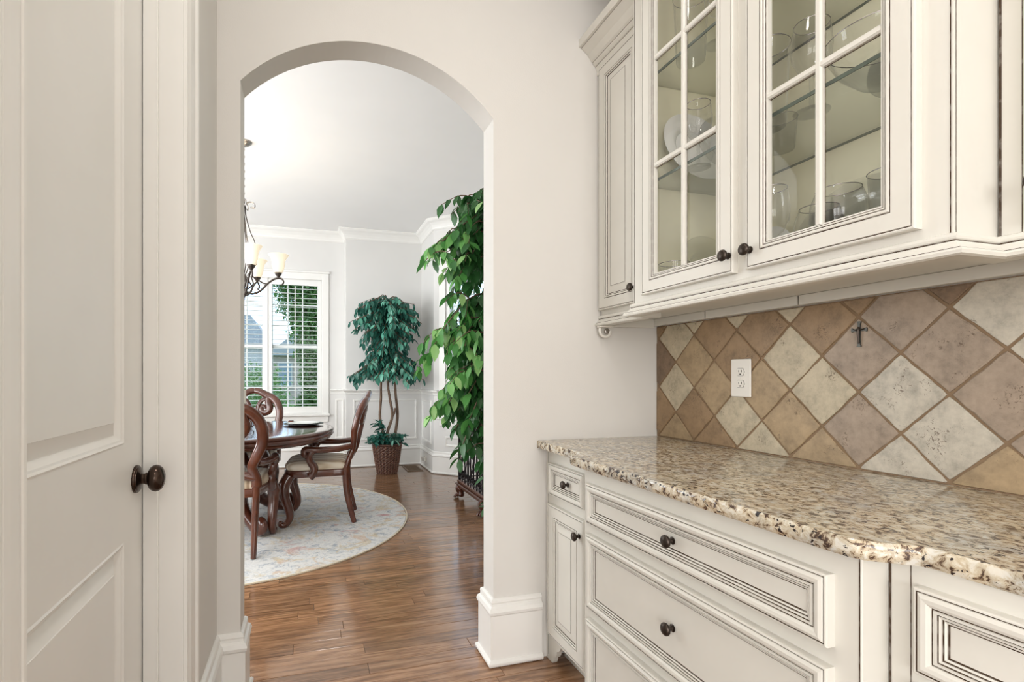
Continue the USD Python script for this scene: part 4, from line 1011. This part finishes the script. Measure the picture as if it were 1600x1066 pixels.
# ------------------------------------------------------------------ on the table
TT = RZ + .7525
pl = thing('charger_plate', 'dark charger plate set with a white dish at the far right of the table', 'plate', (-.02, 4.66, TT))
m = MB().lathe([(.0001, 0), (.10, 0), (.165, .010), (.172, .013), (.170, .015), (.10, .004), (.0001, .004)], n=48); part(pl, 'charger', m, 'charger_metal', 40)
m = MB().lathe([(.0001, .0045), (.085, .0045), (.135, .020), (.140, .022), (.137, .023), (.085, .009), (.0001, .009)], n=48); part(pl, 'dish', m, 'china', 40)
nb = MB().box((-.155, 4.83, TT), (-.105, 4.87, TT + .026), .006); solo('trinket_box', nb, 'mahogany', 'small dark box behind the charger plate on the table', 'box')
ch = thing('candle_holder', 'iron candle stand with glass cup on the table, at the left arch jamb', 'candle holder', (-.50, 4.42, TT))
m = MB().lathe([(.0001, 0), (.06, 0), (.062, .006), (.03, .014), (.012, .03), (.010, .10), (.016, .115), (.05, .128), (.055, .134), (.0001, .134)], n=28); part(ch, 'stand', m, 'iron', 40)
m = MB().lathe([(.0001, .136), (.045, .136), (.058, .16), (.062, .185)], n=28); part(ch, 'cup', m, 'glassware', 60)
for k in range(3):
    a = k * 2 * PI / 3 + .4
    m = MB().tube(spline([(.055 * math.cos(a), .055 * math.sin(a), .008), (.10 * math.cos(a), .10 * math.sin(a), .03), (.07 * math.cos(a), .07 * math.sin(a), .10), (.04 * math.cos(a), .04 * math.sin(a), .125)], 6), .005, 6); part(ch, 'scroll', m, 'iron', 60)
cd = thing('pillar_candle', 'cream pillar candle in the glass cup on the table', 'candle', (-.50, 4.42, TT + .137))
m = MB().lathe([(.0001, 0), (.036, 0), (.037, .004), (.037, .172), (.033, .177), (.0001, .174)], n=28); part(cd, 'wax', m, 'candle_wax', 40)
m = MB().tube([(0, 0, .172), (.002, 0, .188)], .0015, 5); part(cd, 'wick', m, 'dark_slot')

# ------------------------------------------------------------------ chandelier
CC = V3(-.49, 4.48, 0)
cl = thing('chandelier', 'five-arm scrolled bronze chandelier with lit bell glass shades over the table', 'chandelier', CC)
m = MB().lathe([(.0001, DCEIL - .040), (.012, DCEIL - .038), (.03, DCEIL - .034), (.05, DCEIL - .022), (.058, DCEIL - .012), (.066, DCEIL - .008), (.066, DCEIL - .0005)], n=32); part(cl, 'canopy', m, 'nickel', 40)
zc = DCEIL - .045; k = 0
while zc > 2.66:
    a = (k % 2) * PI / 2
    loop = [V3(.009 * math.cos(t) * math.cos(a), .009 * math.cos(t) * math.sin(a), zc - .016 + .019 * math.sin(t)) for t in np.linspace(0, 2 * PI, 15)]
    m = MB().tube(loop, .0026, 5, caps=False); part(cl, 'chain_link', m, 'nickel', 60)
    zc -= .030; k += 1
zt = zc
m = MB().lathe([(.0001, zt + .012), (.010, zt + .006), (.010, zt - .02), (.018, zt - .03), (.012, zt - .05), (.008, zt - .10), (.008, 2.02), (.016, 2.0), (.026, 1.97), (.020, 1.93), (.012, 1.90), (.030, 1.885), (.034, 1.87), (.022, 1.845), (.012, 1.83), (.012, 1.815), (.006, 1.80), (.0001, 1.798)], n=20); part(cl, 'column', m, 'bronze_arm', 40)
for k in range(5):
    a = math.radians(72 * k)
    d = V3(math.cos(a), math.sin(a), 0); up = lambda r, z: d * r + V3(0, 0, z)
    pp = spline([up(.02, 1.875), up(.07, 1.862), (up(.13, 1.89)), up(.19, 1.955), up(.245, 1.995), up(.290, 2.000), up(.312, 1.975), up(.300, 1.948), up(.278, 1.946)], 6)
    m = MB().tube(pp, np.interp(np.linspace(0, 1, len(pp)), [0, .6, 1], [.0085, .0075, .0055]), 7); ar = part(cl, 'arm', m, 'bronze_arm', 60)
    pp = spline([up(.035, 1.90), up(.075, 1.945), up(.06, 2.005), up(.10, 1.985), up(.15, 1.955), up(.175, 1.948)], 6)
    m = MB().tube(pp, .0055, 6); part(ar, 'inner_scroll', m, 'bronze_arm', 60)
    pp = spline([up(.245, 2.06), up(.215, 2.055), up(.20, 2.075), up(.19, 2.12)], 5)
    pp = spline([up(.012, zt - .045), up(.05, zt - .022), up(.085, zt - .035), up(.085, zt - .065), up(.055, zt - .066)], 6)
    m = MB().tube(pp, .0055, 6); part(cl, 'top_scroll', m, 'nickel', 60)
    pp = spline([up(.014, zt - .06), up(.02, zt - .14), up(.055, zt - .27), up(.09, zt - .36), up(.10, 2.13), up(.075, 2.07), up(.03, 2.01)], 6)
    m = MB().tube(pp, .0045, 6); part(cl, 'stay', m, 'bronze_arm', 60)
    c0 = d * .270
    m = MB().lathe([(.006, 2.0), (.010, 2.012), (.024, 2.030), (.030, 2.046), (.030, 2.052), (.0001, 2.052)], c0, n=20); part(ar, 'cup', m, 'bronze_arm', 40)
    m = MB().lathe([(.032, 2.046), (.040, 2.062), (.050, 2.095), (.053, 2.13), (.058, 2.155), (.070, 2.178), (.083, 2.192), (.082, 2.1955), (.068, 2.183), (.055, 2.158), (.050, 2.13), (.047, 2.097), (.037, 2.066)], c0, n=32); part(ar, 'shade', m, 'shade_glass', 60, label='lit cream glass bell shade')

# ------------------------------------------------------------------ floor vent, plug-in
fv = thing('floor_register', 'bronze slotted floor register in the far right corner', 'vent', (1.315, 6.46, 0))
m = MB(); m.box((-.10, -.205, 0), (-.078, .205, .006), .001); m.box((.078, -.205, 0), (.10, .205, .006), .001); m.box((-.078, -.205, 0), (.078, -.183, .006), .001); m.box((-.078, .183, 0), (.078, .205, .006), .001); part(fv, 'frame', m, 'vent_bronze')
m = MB(); m.box((-.078, -.183, -.0004), (.078, .183, .0008)); part(fv, 'well', m, 'dark_slot')
for yy in np.linspace(-.168, .168, 15):
    m = MB(); m.box((-.078, yy - .005, .001), (.078, yy + .005, .0048), .001); part(fv, 'slat', m, 'vent_bronze')
wo = thing('wall_outlet', 'white outlet with two plug-ins low on the niche baseboard', 'outlet', (1.482, 6.42, .12))
m = MB(); m.box((-.006, -.06, -.036), (0, .06, .036), .002); part(wo, 'cover_plate', m, 'white_plastic')
for yy, sx in ((-.028, .035), (.030, .050)):
    m = MB(); m.box((-sx, yy - .020, -.024), (-.006, yy + .020, .026), .006); part(wo, 'plug_in', m, 'white_plastic')

# ------------------------------------------------------------------ console with iron lattice
cs = thing('console_table', 'iron lattice console on a claw-footed carved wooden base, right of the arch', 'console', (1.62, 4.42, 0))
m = MB(); m.box((-.20, -.37, .105), (.22, .37, .125), .006); m.box((-.215, -.385, .125), (.22, .385, .150), .008); m.box((-.20, -.37, .150), (.22, .37, .180), .008); part(cs, 'base', m, 'mahogany')
for sx in (-1, 1):
    for sy in (-1, 1):
        m = MB()
        cx_, cy_ = sx * .165, sy * .325
        m.tube(spline([(cx_, cy_, .108), (cx_ + sx * .018, cy_ + sy * .018, .08), (cx_ + sx * .006, cy_ + sy * .006, .05), (cx_ + sx * .012, cy_ + sy * .012, .022)], 5), np.array([.045, .05, .052, .05, .046, .042, .036, .032, .030, .03, .032, .034, .036, .036, .034, .03]), 10)
        for q in (-1, 0, 1):   # toes of the claw
            an = math.atan2(sy, sx) + q * .6
            m.tube(spline([(cx_ + sx * .012 + .02 * math.cos(an), cy_ + sy * .012 + .02 * math.sin(an), .034), (cx_ + sx * .012 + .045 * math.cos(an), cy_ + sy * .012 + .045 * math.sin(an), .028), (cx_ + sx * .012 + .058 * math.cos(an), cy_ + sy * .012 + .058 * math.sin(an), .008)], 4), .0125, 7)
        part(cs, 'claw_foot', m, 'mahogany', 60)
for sx in (-1, 1):
    for sy in (-1, 1):
        m = MB(); m.box((sx * .18 - .012, sy * .345 - .012, .18), (sx * .18 + .012, sy * .345 + .012, .86), .002); part(cs, 'post', m, 'iron')
m = MB(); m.box((-.215, -.38, .86), (.215, .38, .895), .006); part(cs, 'top', m, 'mahogany')
def lattice(fix, lo, hi, axis, seed):
    r2 = random.Random(seed)
    P_ = lambda s, z, o=0.0: (fix + o, s, z) if axis == 'y' else (s, fix + o, z)
    for z in (.205, .66, .845):
        m = MB().tube([P_(lo, z), P_((lo + hi) / 2, z), P_(hi, z)], .007, 6); part(cs, 'rail', m, 'iron', 60)
    nb_ = int(round((hi - lo) / .085))
    for k in range(1, nb_):
        s = lo + (hi - lo) * k / nb_
        m = MB().tube([P_(s, .18), P_(s, .5), P_(s, .86)], .0065, 6); part(cs, 'bar', m, 'iron', 60)
    for k in range(nb_):
        s0 = lo + (hi - lo) * k / nb_; s1 = lo + (hi - lo) * (k + 1) / nb_; w = s1 - s0
        sg = 1 if k % 2 else -1; mid = (s0 + s1) / 2
        pp = spline([P_(mid - sg * w * .45, .19, .004), P_(mid + sg * w * .35, .30, .006), P_(mid - sg * w * .35, .44, .004), P_(mid + sg * w * .40, .56, .006), P_(mid - sg * w * .2, .66, .004), P_(mid + sg * w * .3, .80, .004)], 5)
        m = MB().tube(pp, .005, 5); part(cs, 'vine', m, 'iron', 60)
        for zq in (.235, .255, .69):
            m = MB().lathe([(.0001, -.014), (.011, -.004), (.013, .004), (.0001, .014)], P_(mid + r2.uniform(-.01, .01), zq), n=8); part(cs, 'leaf_boss', m, 'iron', 60)
lattice(-.18, -.345, .345, 'y', 1); lattice(.18, -.345, .345, 'y', 2); lattice(.345, -.18, .18, 'x', 3); lattice(-.345, -.18, .18, 'x', 4)

# ------------------------------------------------------------------ silk trees
def leaf_shape(L, W, droop, fold, twist=0.0, nseg=4):
    """leaf along +x, from its stalk at the origin; returns (v, f)"""
    t = np.linspace(0, 1, nseg + 1)
    w = W * np.array([.12, .85, 1.0, .68, .02])[:nseg + 1] / 2 if nseg == 4 else W * np.sin(PI * t ** .8) / 2
    x = L * t; z = -droop * L * t ** 2
    mid = np.c_[x, 0 * x, z]; le = np.c_[x, w, z + fold * w]; ri = np.c_[x, -w, z + fold * w]
    v = np.vstack([mid, le, ri]); n = nseg + 1; f = []
    for i in range(nseg):
        f += [[i, i + 1, n + i + 1], [i, n + i + 1, n + i], [i + 1, i, 2 * n + i], [i + 1, 2 * n + i, 2 * n + i + 1]]
    return v, np.array(f)
def orient(v, pos, az, pitch, roll):
    cr_, sr_ = math.cos(roll), math.sin(roll); v = v @ np.array([[1, 0, 0], [0, cr_, -sr_], [0, sr_, cr_]]).T
    cp, sp = math.cos(pitch), math.sin(pitch); v = v @ np.array([[cp, 0, -sp], [0, 1, 0], [sp, 0, cp]]).T
    ca, sa = math.cos(az), math.sin(az); v = v @ np.array([[ca, -sa, 0], [sa, ca, 0], [0, 0, 1]]).T
    return v + pos
def twig_leaves(pts, r, step, L, out, hang=(-1.3, -.5), both=True):
    """leaves along a drooping twig, appended to out as (v, f, size)"""
    pts = np.asarray(pts); seg = np.linalg.norm(np.diff(pts, axis=0), axis=1); cum = np.r_[0, np.cumsum(seg)]
    s = cum[-1] * .10; k = 0
    while s < cum[-1]:
        p = np.array([np.interp(s, cum, pts[:, i]) for i in range(3)])
        q = np.array([np.interp(min(s + .02, cum[-1]), cum, pts[:, i]) for i in range(3)])
        az0 = math.atan2(q[1] - p[1], q[0] - p[0])
        for sd in ((-1, 1) if both else ((-1) ** k,)):
            l_ = L * r.uniform(.72, 1.15)
            v, f = leaf_shape(l_, l_ * r.uniform(.40, .52), r.uniform(.05, .35), r.uniform(.05, .35))
            out.append((orient(v, p + V3(r.uniform(-.01, .01), r.uniform(-.01, .01), r.uniform(-.01, .01)), az0 + sd * r.uniform(.5, 1.5), r.uniform(*hang), r.uniform(-.5, .5)), f, p))
        s += step * r.uniform(.7, 1.3); k += 1

def plant_leaves(root, parent_leaf, leaves, mat, massmat, nparts, key):
    """the nparts leaves that the key favours become parts; the rest one part of stuff"""
    idx = sorted(range(len(leaves)), key=lambda i: key(leaves[i][2]))
    for i in idx[:nparts]:
        part(root, 'leaf', MB().add(leaves[i][0], leaves[i][1]), mat, True)
    if len(idx) > nparts:
        mm = MB()
        for i in idx[nparts:]:
            mm.add(leaves[i][0], leaves[i][1])
        part(root, 'foliage', mm, massmat, True, kind='stuff')

# tall green ficus in front of the console
r = random.Random(21)
FX, FY = 1.27, 2.86
tree = thing('potted_ficus', 'tall bright green ficus tree with drooping leaves beside the right arch jamb', 'potted tree', (FX, FY, 0))
m = MB().lathe([(.0001, 0), (.15, 0), (.155, .01), (.19, .30), (.205, .33), (.20, .345), (.185, .34), (.18, .31), (.0001, .31)], n=32); part(tree, 'pot', m, 'basket_weave', 40)
for a in (0, 2.1, 4.2):
    pp = spline([(.05 * math.cos(a), .05 * math.sin(a), .30), (.07 * math.cos(a + 1), .07 * math.sin(a + 1), .8), (.05 * math.cos(a + 2.2), .05 * math.sin(a + 2.2), 1.35), (.08 * math.cos(a + 3.2), .08 * math.sin(a + 3.2), 1.9), (.05 * math.cos(a + 4), .05 * math.sin(a + 4), 2.25)], 6)
    m = MB().tube(pp, np.interp(np.linspace(0, 1, len(pp)), [0, 1], [.022, .010]), 8); part(tree, 'trunk', m, 'bark', 60)
leaves = []
def branch(z0, tip, sag, lv=True, step=.055, L=.085):
    tip = V3(*tip); tip[0] *= (.91 if tip[2] > 1.7 else .95) if tip[0] < -.4 else 1.0; st = V3(tip[0] * .08, tip[1] * .08, z0)
    mid = (st + tip) / 2 + V3(0, 0, sag)
    pp = spline([st, st * .65 + mid * .35 + V3(0, 0, sag * .45), mid, tip * .6 + mid * .4 + V3(0, 0, sag * .15), tip], 4)
    m = MB().tube(pp, np.interp(np.linspace(0, 1, len(pp)), [0, 1], [.008, .0025]), 5); part(tree, 'branch', m, 'bark', 60)
    twig_leaves(pp[2:], r, step, L, leaves)
    for k in range(3):        # side twigs
        i = r.randrange(len(pp) // 3, len(pp) - 1); a = r.uniform(0, 2 * PI); l_ = r.uniform(.12, .26)
        e = pp[i] + V3(l_ * math.cos(a), l_ * math.sin(a), -.12 * r.random() - .02)
        q = spline([pp[i], (pp[i] + e) / 2 + V3(0, 0, .04), e], 4)
        part(tree, 'branch', MB().tube(q, [.0035] * 5 + [.002] * 4, 5), 'bark', 60)
        twig_leaves(q[1:], r, .045, L * .95, leaves)
# tips follow the photo's silhouette towards the room, and close the crown all round
for z0, tip, sag in ((1.15, (-.27, -.05, .56), .20), (1.1, (-.25, .05, .66), .18), (2.1, (-.40, .04, 2.16), .12), (2.0, (-.36, -.08, 2.05), .10), (1.3, (-.46, .0, 1.02), .14), (1.2, (-.44, .06, .86), .16), (2.10, (-.33, -.02, 2.20), .14), (2.15, (-.20, .06, 2.28), .10), (2.05, (-.46, .02, 2.06), .18), (2.00, (-.52, -.06, 1.98), .16), (1.95, (-.66, .03, 1.86), .20), (1.9, (-.63, .06, 1.93), .16), (1.85, (-.46, -.05, 1.78), .16), (2.2, (-.06, -.1, 2.34), .05), (2.2, (-.12, .10, 2.36), .05), (2.2, (.0, 0, 2.38), .02), (2.0, (-.38, .10, 1.95), .14),
                     (1.9, (-.34, .02, 1.72), .16), (1.55, (-.40, -.03, 1.50), .14), (1.5, (-.52, .02, 1.44), .18), (1.45, (-.63, .04, 1.26), .30), (1.45, (-.60, -.04, 1.36), .26), (1.4, (-.50, -.06, 1.22), .24), (1.4, (-.38, .05, 1.30), .12), (1.25, (-.44, -.06, 1.08), .16), (1.2, (-.50, .04, .92), .24), (1.15, (-.52, -.02, 1.00), .22), (1.1, (-.42, -.04, .78), .24), (1.05, (-.40, .06, .86), .20), (1.0, (-.28, -.08, .66), .20), (1.0, (-.34, .02, .95), .14), (1.5, (-.30, -.08, 1.45), .14), (1.2, (-.30, -.08, 1.10), .14),
                     (2.0, (.36, .10, 2.0), .2), (1.9, (.34, -.22, 1.9), .2), (2.0, (.05, -.42, 2.0), .2), (2.0, (.05, .40, 2.05), .2), (1.6, (.36, -.10, 1.5), .2), (1.5, (.1, -.42, 1.4), .2), (1.5, (.10, .42, 1.4), .2), (1.2, (.36, .1, 1.05), .2), (1.1, (.10, -.38, .9), .2), (1.1, (.08, .38, .9), .2), (.9, (.30, -.1, .75), .15), (1.0, (-.16, -.34, .8), .2), (1.8, (-.28, -.36, 1.75), .2), (1.4, (-.28, -.34, 1.25), .2), (1.8, (-.28, .34, 1.75), .2), (1.3, (-.30, .32, 1.2), .2), (1.6, (-.2, -.42, 1.6), .2)):
    branch(z0, tip, sag, step=.046, L=.092)
    if tip[0] < .02:
        for q_ in range(2):
            f_ = r.uniform(.5, .85)
            branch(z0 + r.uniform(-.08, .05), (tip[0] * f_, tip[1] + r.uniform(-.12, .12), z0 + (tip[2] - z0) * f_ + r.uniform(-.12, .12)), sag * .8, step=.05, L=.092)
for k in range(26):           # greenery at the foot
    a = r.uniform(0, 2 * PI); rr_ = r.uniform(.02, .14); z = .33
    e = V3((rr_ + .12) * math.cos(a), (rr_ + .12) * math.sin(a), .36 + r.uniform(-.05, .12)); st = V3(rr_ * .5 * math.cos(a), rr_ * .5 * math.sin(a), z)
    twig_leaves(spline([st, (st + e) / 2 + V3(0, 0, .07), e], 4), r, .05, .10, leaves, (-.9, .1))
CAMV = V3(-FX, -FY, H)
plant_leaves(tree, None, leaves, 'ficus_leaf', 'ficus_leaf_mass', 290, lambda p: p[0] + .5 * p[1])

# smaller teal tree in its basket
r = random.Random(5)
TX, TY = .955, 6.24
tree = thing('potted_silk_tree', 'two-tier teal silk tree in a brown woven basket by the far wall', 'potted tree', (TX, TY, 0))
m = MB()
nA, nZ = 72, 36
v = []; 
for i in range(nZ + 1):
    z = .36 * i / nZ
    for j in range(nA):
        th = 2 * PI * j / nA
        zig = abs(((z / .045 + (j % 4 < 2) * .5) % 1) - .5) * 2
        rad = .118 + .060 * (z / .36) ** .9 + .0045 * (abs((j + (i // 2 % 2) * 2) % 4 - 1.5) > 1) 
        v.append((rad * math.cos(th), rad * math.sin(th), z))
f = [[i * nA + j, i * nA + (j + 1) % nA, (i + 1) * nA + (j + 1) % nA, (i + 1) * nA + j] for i in range(nZ) for j in range(nA)]
m.add(v, f); bk_ = part(tree, 'basket', m, 'basket_weave')
m = MB()
wv = []
for j in range(0, 24):
    th0 = 2 * PI * j / 24
    pp = [((.1235 + .060 * (z / .36) ** .9) * math.cos(th0 + dz), (.1235 + .060 * (z / .36) ** .9) * math.sin(th0 + dz), z) for z, dz in zip(np.linspace(.012, .345, 25), [(.05 if q % 2 else -.05) for q in range(25)])]
    m.tube(pp, .0036, 4)
part(bk_, 'zigzag_weave', m, 'rattan', kind='stuff')
m = MB().tube([(.180 * math.cos(a), .180 * math.sin(a), .36) for a in np.linspace(0, 2 * PI, 49)], .009, 8, caps=False); part(bk_, 'rim', m, 'basket_weave', 60)
m = MB().lathe([(.0001, .33), (.165, .33)], n=24); part(tree, 'soil', m, 'soil')
stems = [[(-.02, .0, .33), (-.045, .0, .50), (-.085, .01, .68), (-.075, .0, .92), (-.07, .0, 1.15), (-.02, 0, 1.5), (-.01, 0, 1.9)], [(.0, -.03, .33), (.0, -.03, .5), (.06, -.02, .70), (.03, -.02, .92), (.01, -.01, 1.1), (.02, 0, 1.5), (.0, 0, 1.8)], [(.06, .02, .33), (.11, .03, .50), (.135, .03, .72), (.11, .02, .95), (.10, .02, 1.1), (.05, 0, 1.45), (.03, 0, 1.7)]]
for st in stems:
    pp = spline(st, 6); m = MB().tube(pp, np.interp(np.linspace(0, 1, len(pp)), [0, .5, 1], [.020, .016, .010]), 8); part(tree, 'trunk', m, 'bark', 60)
part(tree, 'trunk', MB().tube(spline([(.055, -.02, .68), (.085, -.03, .74), (.095, -.03, .80)], 4), .013, 8), 'bark', 60, label='sawn-off branch stub')
leaves = []
def tier(zc_, r0, n, z_drop, Lf):
    for k in range(n):
        a = 2 * PI * k / n + r.uniform(-.25, .25); rr_ = r0 * r.uniform(.62, 1.08)
        st = V3(0, 0, zc_ + r.uniform(-.06, .06)); e = V3(rr_ * math.cos(a), rr_ * math.sin(a), zc_ - z_drop * (rr_ / r0) ** 1.4 * r.uniform(.75, 1.15))
        e[1] = min(e[1], .36)
        q = spline([st, st * .6 + e * .4 + V3(0, 0, .06), st * .25 + e * .75 + V3(0, 0, .03), e], 4)
        part(tree, 'branch', MB().tube(q, .004, 4), 'bark', 60)
        twig_leaves(q[1:], r, .050, Lf, leaves, (-1.35, -.55))
for tz, r0, n_b, drop in ((2.10, .22, 14, -.03), (2.06, .33, 20, -.01), (1.98, .39, 24, .04), (1.88, .43, 26, .10), (1.78, .42, 24, .15), (1.68, .37, 20, .16), (1.60, .31, 16, .16), (1.52, .27, 14, .15), (1.43, .28, 16, .13), (1.36, .34, 20, .13), (1.28, .40, 24, .15), (1.20, .43, 24, .17), (1.14, .40, 20, .17)):
    zc_ = tz + drop * .8
    tier(zc_, r0, n_b, drop, .088)
for k in range(30):
    a = r.uniform(0, 2 * PI); e = V3(.23 * math.cos(a), .23 * math.sin(a), .40 + r.uniform(-.06, .09)); st = V3(.04 * math.cos(a), .04 * math.sin(a), .34)
    twig_leaves(spline([st, (st + e) / 2 + V3(0, 0, .08), e], 4), r, .05, .085, leaves, (-.9, .2))
for k in range(5):            # two paler upright sprays
    a = 2.6 + r.uniform(-.9, .9); e = V3(.16 * math.cos(a), -.1 + .05 * math.sin(a), .58 + r.uniform(0, .16))
    twig_leaves(spline([(0, -.04, .36), (e + V3(0, -.04, .40)) / 2 + V3(0, 0, .05), e], 4), r, .06, .10, leaves, (-.5, .6))
plant_leaves(tree, None, leaves, 'teal_leaf', 'teal_leaf_mass', 290, lambda p: p[1])

# ------------------------------------------------------------------ outside
mb = MB(); mb.box((-60, 7.35, -.6), (60, 90, -.45)); struct('ground', mb, 'lawn', 'green lawn outside the bay windows', 'lawn')
def crown_mass(c, R, n, L, seed, squash=1.0):
    q = np.random.default_rng(seed); mm = MB()
    d = q.normal(size=(n, 3)); d /= np.linalg.norm(d, axis=1, keepdims=True)
    lump = .72 + .45 * meshkit.noise(d * 2.3 + seed, seed)
    rad = R * lump[:, None] * q.random((n, 1)) ** .4
    p = np.array(c) + d * rad * [1, 1, squash]
    V_, F_ = leaf_shape(L, L * .55, .2, .2, nseg=2)
    k = len(V_)
    az, pi_, ro = q.uniform(0, 2 * PI, n), q.uniform(-1.2, .5, n), q.uniform(-1, 1, n)
    vs = np.vstack([orient(V_ * q.uniform(.7, 1.3), p[i], az[i], pi_[i], ro[i]) for i in range(n)])
    fs = np.vstack([F_ + i * k for i in range(n)])
    return mm.add(vs, fs)
def out_tree(label, x, y, trunk_h, balls, L, seed, n):
    t_ = thing('garden_tree', label, 'tree', (x, y, -.45))
    pp = spline([(0, 0, 0), (.05, 0, trunk_h * .5), (-.03, .05, trunk_h), (.1, 0, trunk_h + 1.4)], 6)
    part(t_, 'trunk', MB().tube(pp, np.interp(np.linspace(0, 1, len(pp)), [0, 1], [.13, .05]), 8), 'bark', 60)
    for k, (bx_, by_, bz_, br) in enumerate(balls):
        part(t_, 'crown', crown_mass((bx_, by_, bz_), br, n, L, seed + k), 'outdoor_leaf', True, kind='stuff')
out_tree('leafy green garden tree right outside the bay window', .25, 11.5, 1.6, [(0, 0, 2.55, .62), (-.30, .15, 3.35, .62), (.25, 0, 3.6, .75), (-.58, -.1, 4.0, .55), (.10, .1, 1.75, .50), (.1, .2, 4.6, .9), (-.1, 0, 2.95, .5), (-.06, 0, 2.15, .45), (.02, .1, 1.55, .42), (-.04, 0, 1.05, .42)], .085, 40, 3200)
out_tree('distant rounded tree between the two houses', .9, 27.0, 2.0, [(0, 0, 4.0, 1.6), (1.1, .4, 3.3, 1.2)], .2, 60, 2500)
for k, (x, y, rr_, lab) in enumerate(((-.18, 10.2, .62, 'round green shrub below the tree outside the right window'), (-1.45, 12.8, 1.15, 'tall round green shrub outside the left window'), (.95, 9.9, .5, 'small round shrub at the right end of the garden bed'), (-3.9, 15.0, 1.2, 'wide green shrub far left in the garden'), (-1.7, 19.0, 1.35, 'pale green hedge clump in front of the gabled house'))):
    s_ = thing('garden_shrub', lab, 'shrub', (x, y, -.45), 0, None)
    part(s_, 'foliage', crown_mass((0, 0, rr_ * .75), rr_, 3600, .085 if k < 3 else .12, 80 + k, .9), 'hedge_leaf', True, kind='stuff')
hs = thing('neighbour_house', 'pale neighbouring house with a gable and grey roof across the lawn', 'house', (-.45, 32, -.45))
m = MB(); m.box((-1.5, 0, 0), (1.7, 6, 2.9)); part(hs, 'wall', m, 'brick_house')
m = MB().prism(Polygon([(-1.8, 2.9), (2.0, 2.9), (.1, 4.5)]), 0, 6.6, (V3(0, 6.3, 0), V3(1, 0, 0), V3(0, 0, 1), V3(0, -1, 0))); part(hs, 'roof', m, 'roof_grey')
for wx in (-.75, .85):
    m = MB(); m.box((wx - .42, -.06, 1.0), (wx + .42, 0, 2.5), .01); wn = part(hs, 'window', m, 'house_white')
    m = MB(); m.box((wx - .34, -.08, 1.08), (wx + .34, -.058, 2.42)); part(wn, 'pane', m, 'house_glass')
hs = thing('neighbour_house', 'white low house further left seen through the left window', 'house', (-6.6, 37, -.45))
m = MB(); m.box((-4.5, 0, 0), (4.0, 7, 3.6)); part(hs, 'wall', m, 'house_white')
m = MB().prism(Polygon([(-5.0, 3.6), (4.5, 3.6), (3.0, 5.8), (-3.5, 5.8)]), 0, 7.6, (V3(0, 7.3, 0), V3(1, 0, 0), V3(0, 0, 1), V3(0, -1, 0))); part(hs, 'roof', m, 'roof_grey')
for wx in (-2.6, 0, 2.4):
    m = MB(); m.box((wx - .6, -.06, 1.1), (wx + .6, 0, 2.6), .01); wn = part(hs, 'window', m, 'house_white'); m = MB(); m.box((wx - .5, -.08, 1.2), (wx + .5, -.058, 2.5)); part(wn, 'pane', m, 'house_glass')
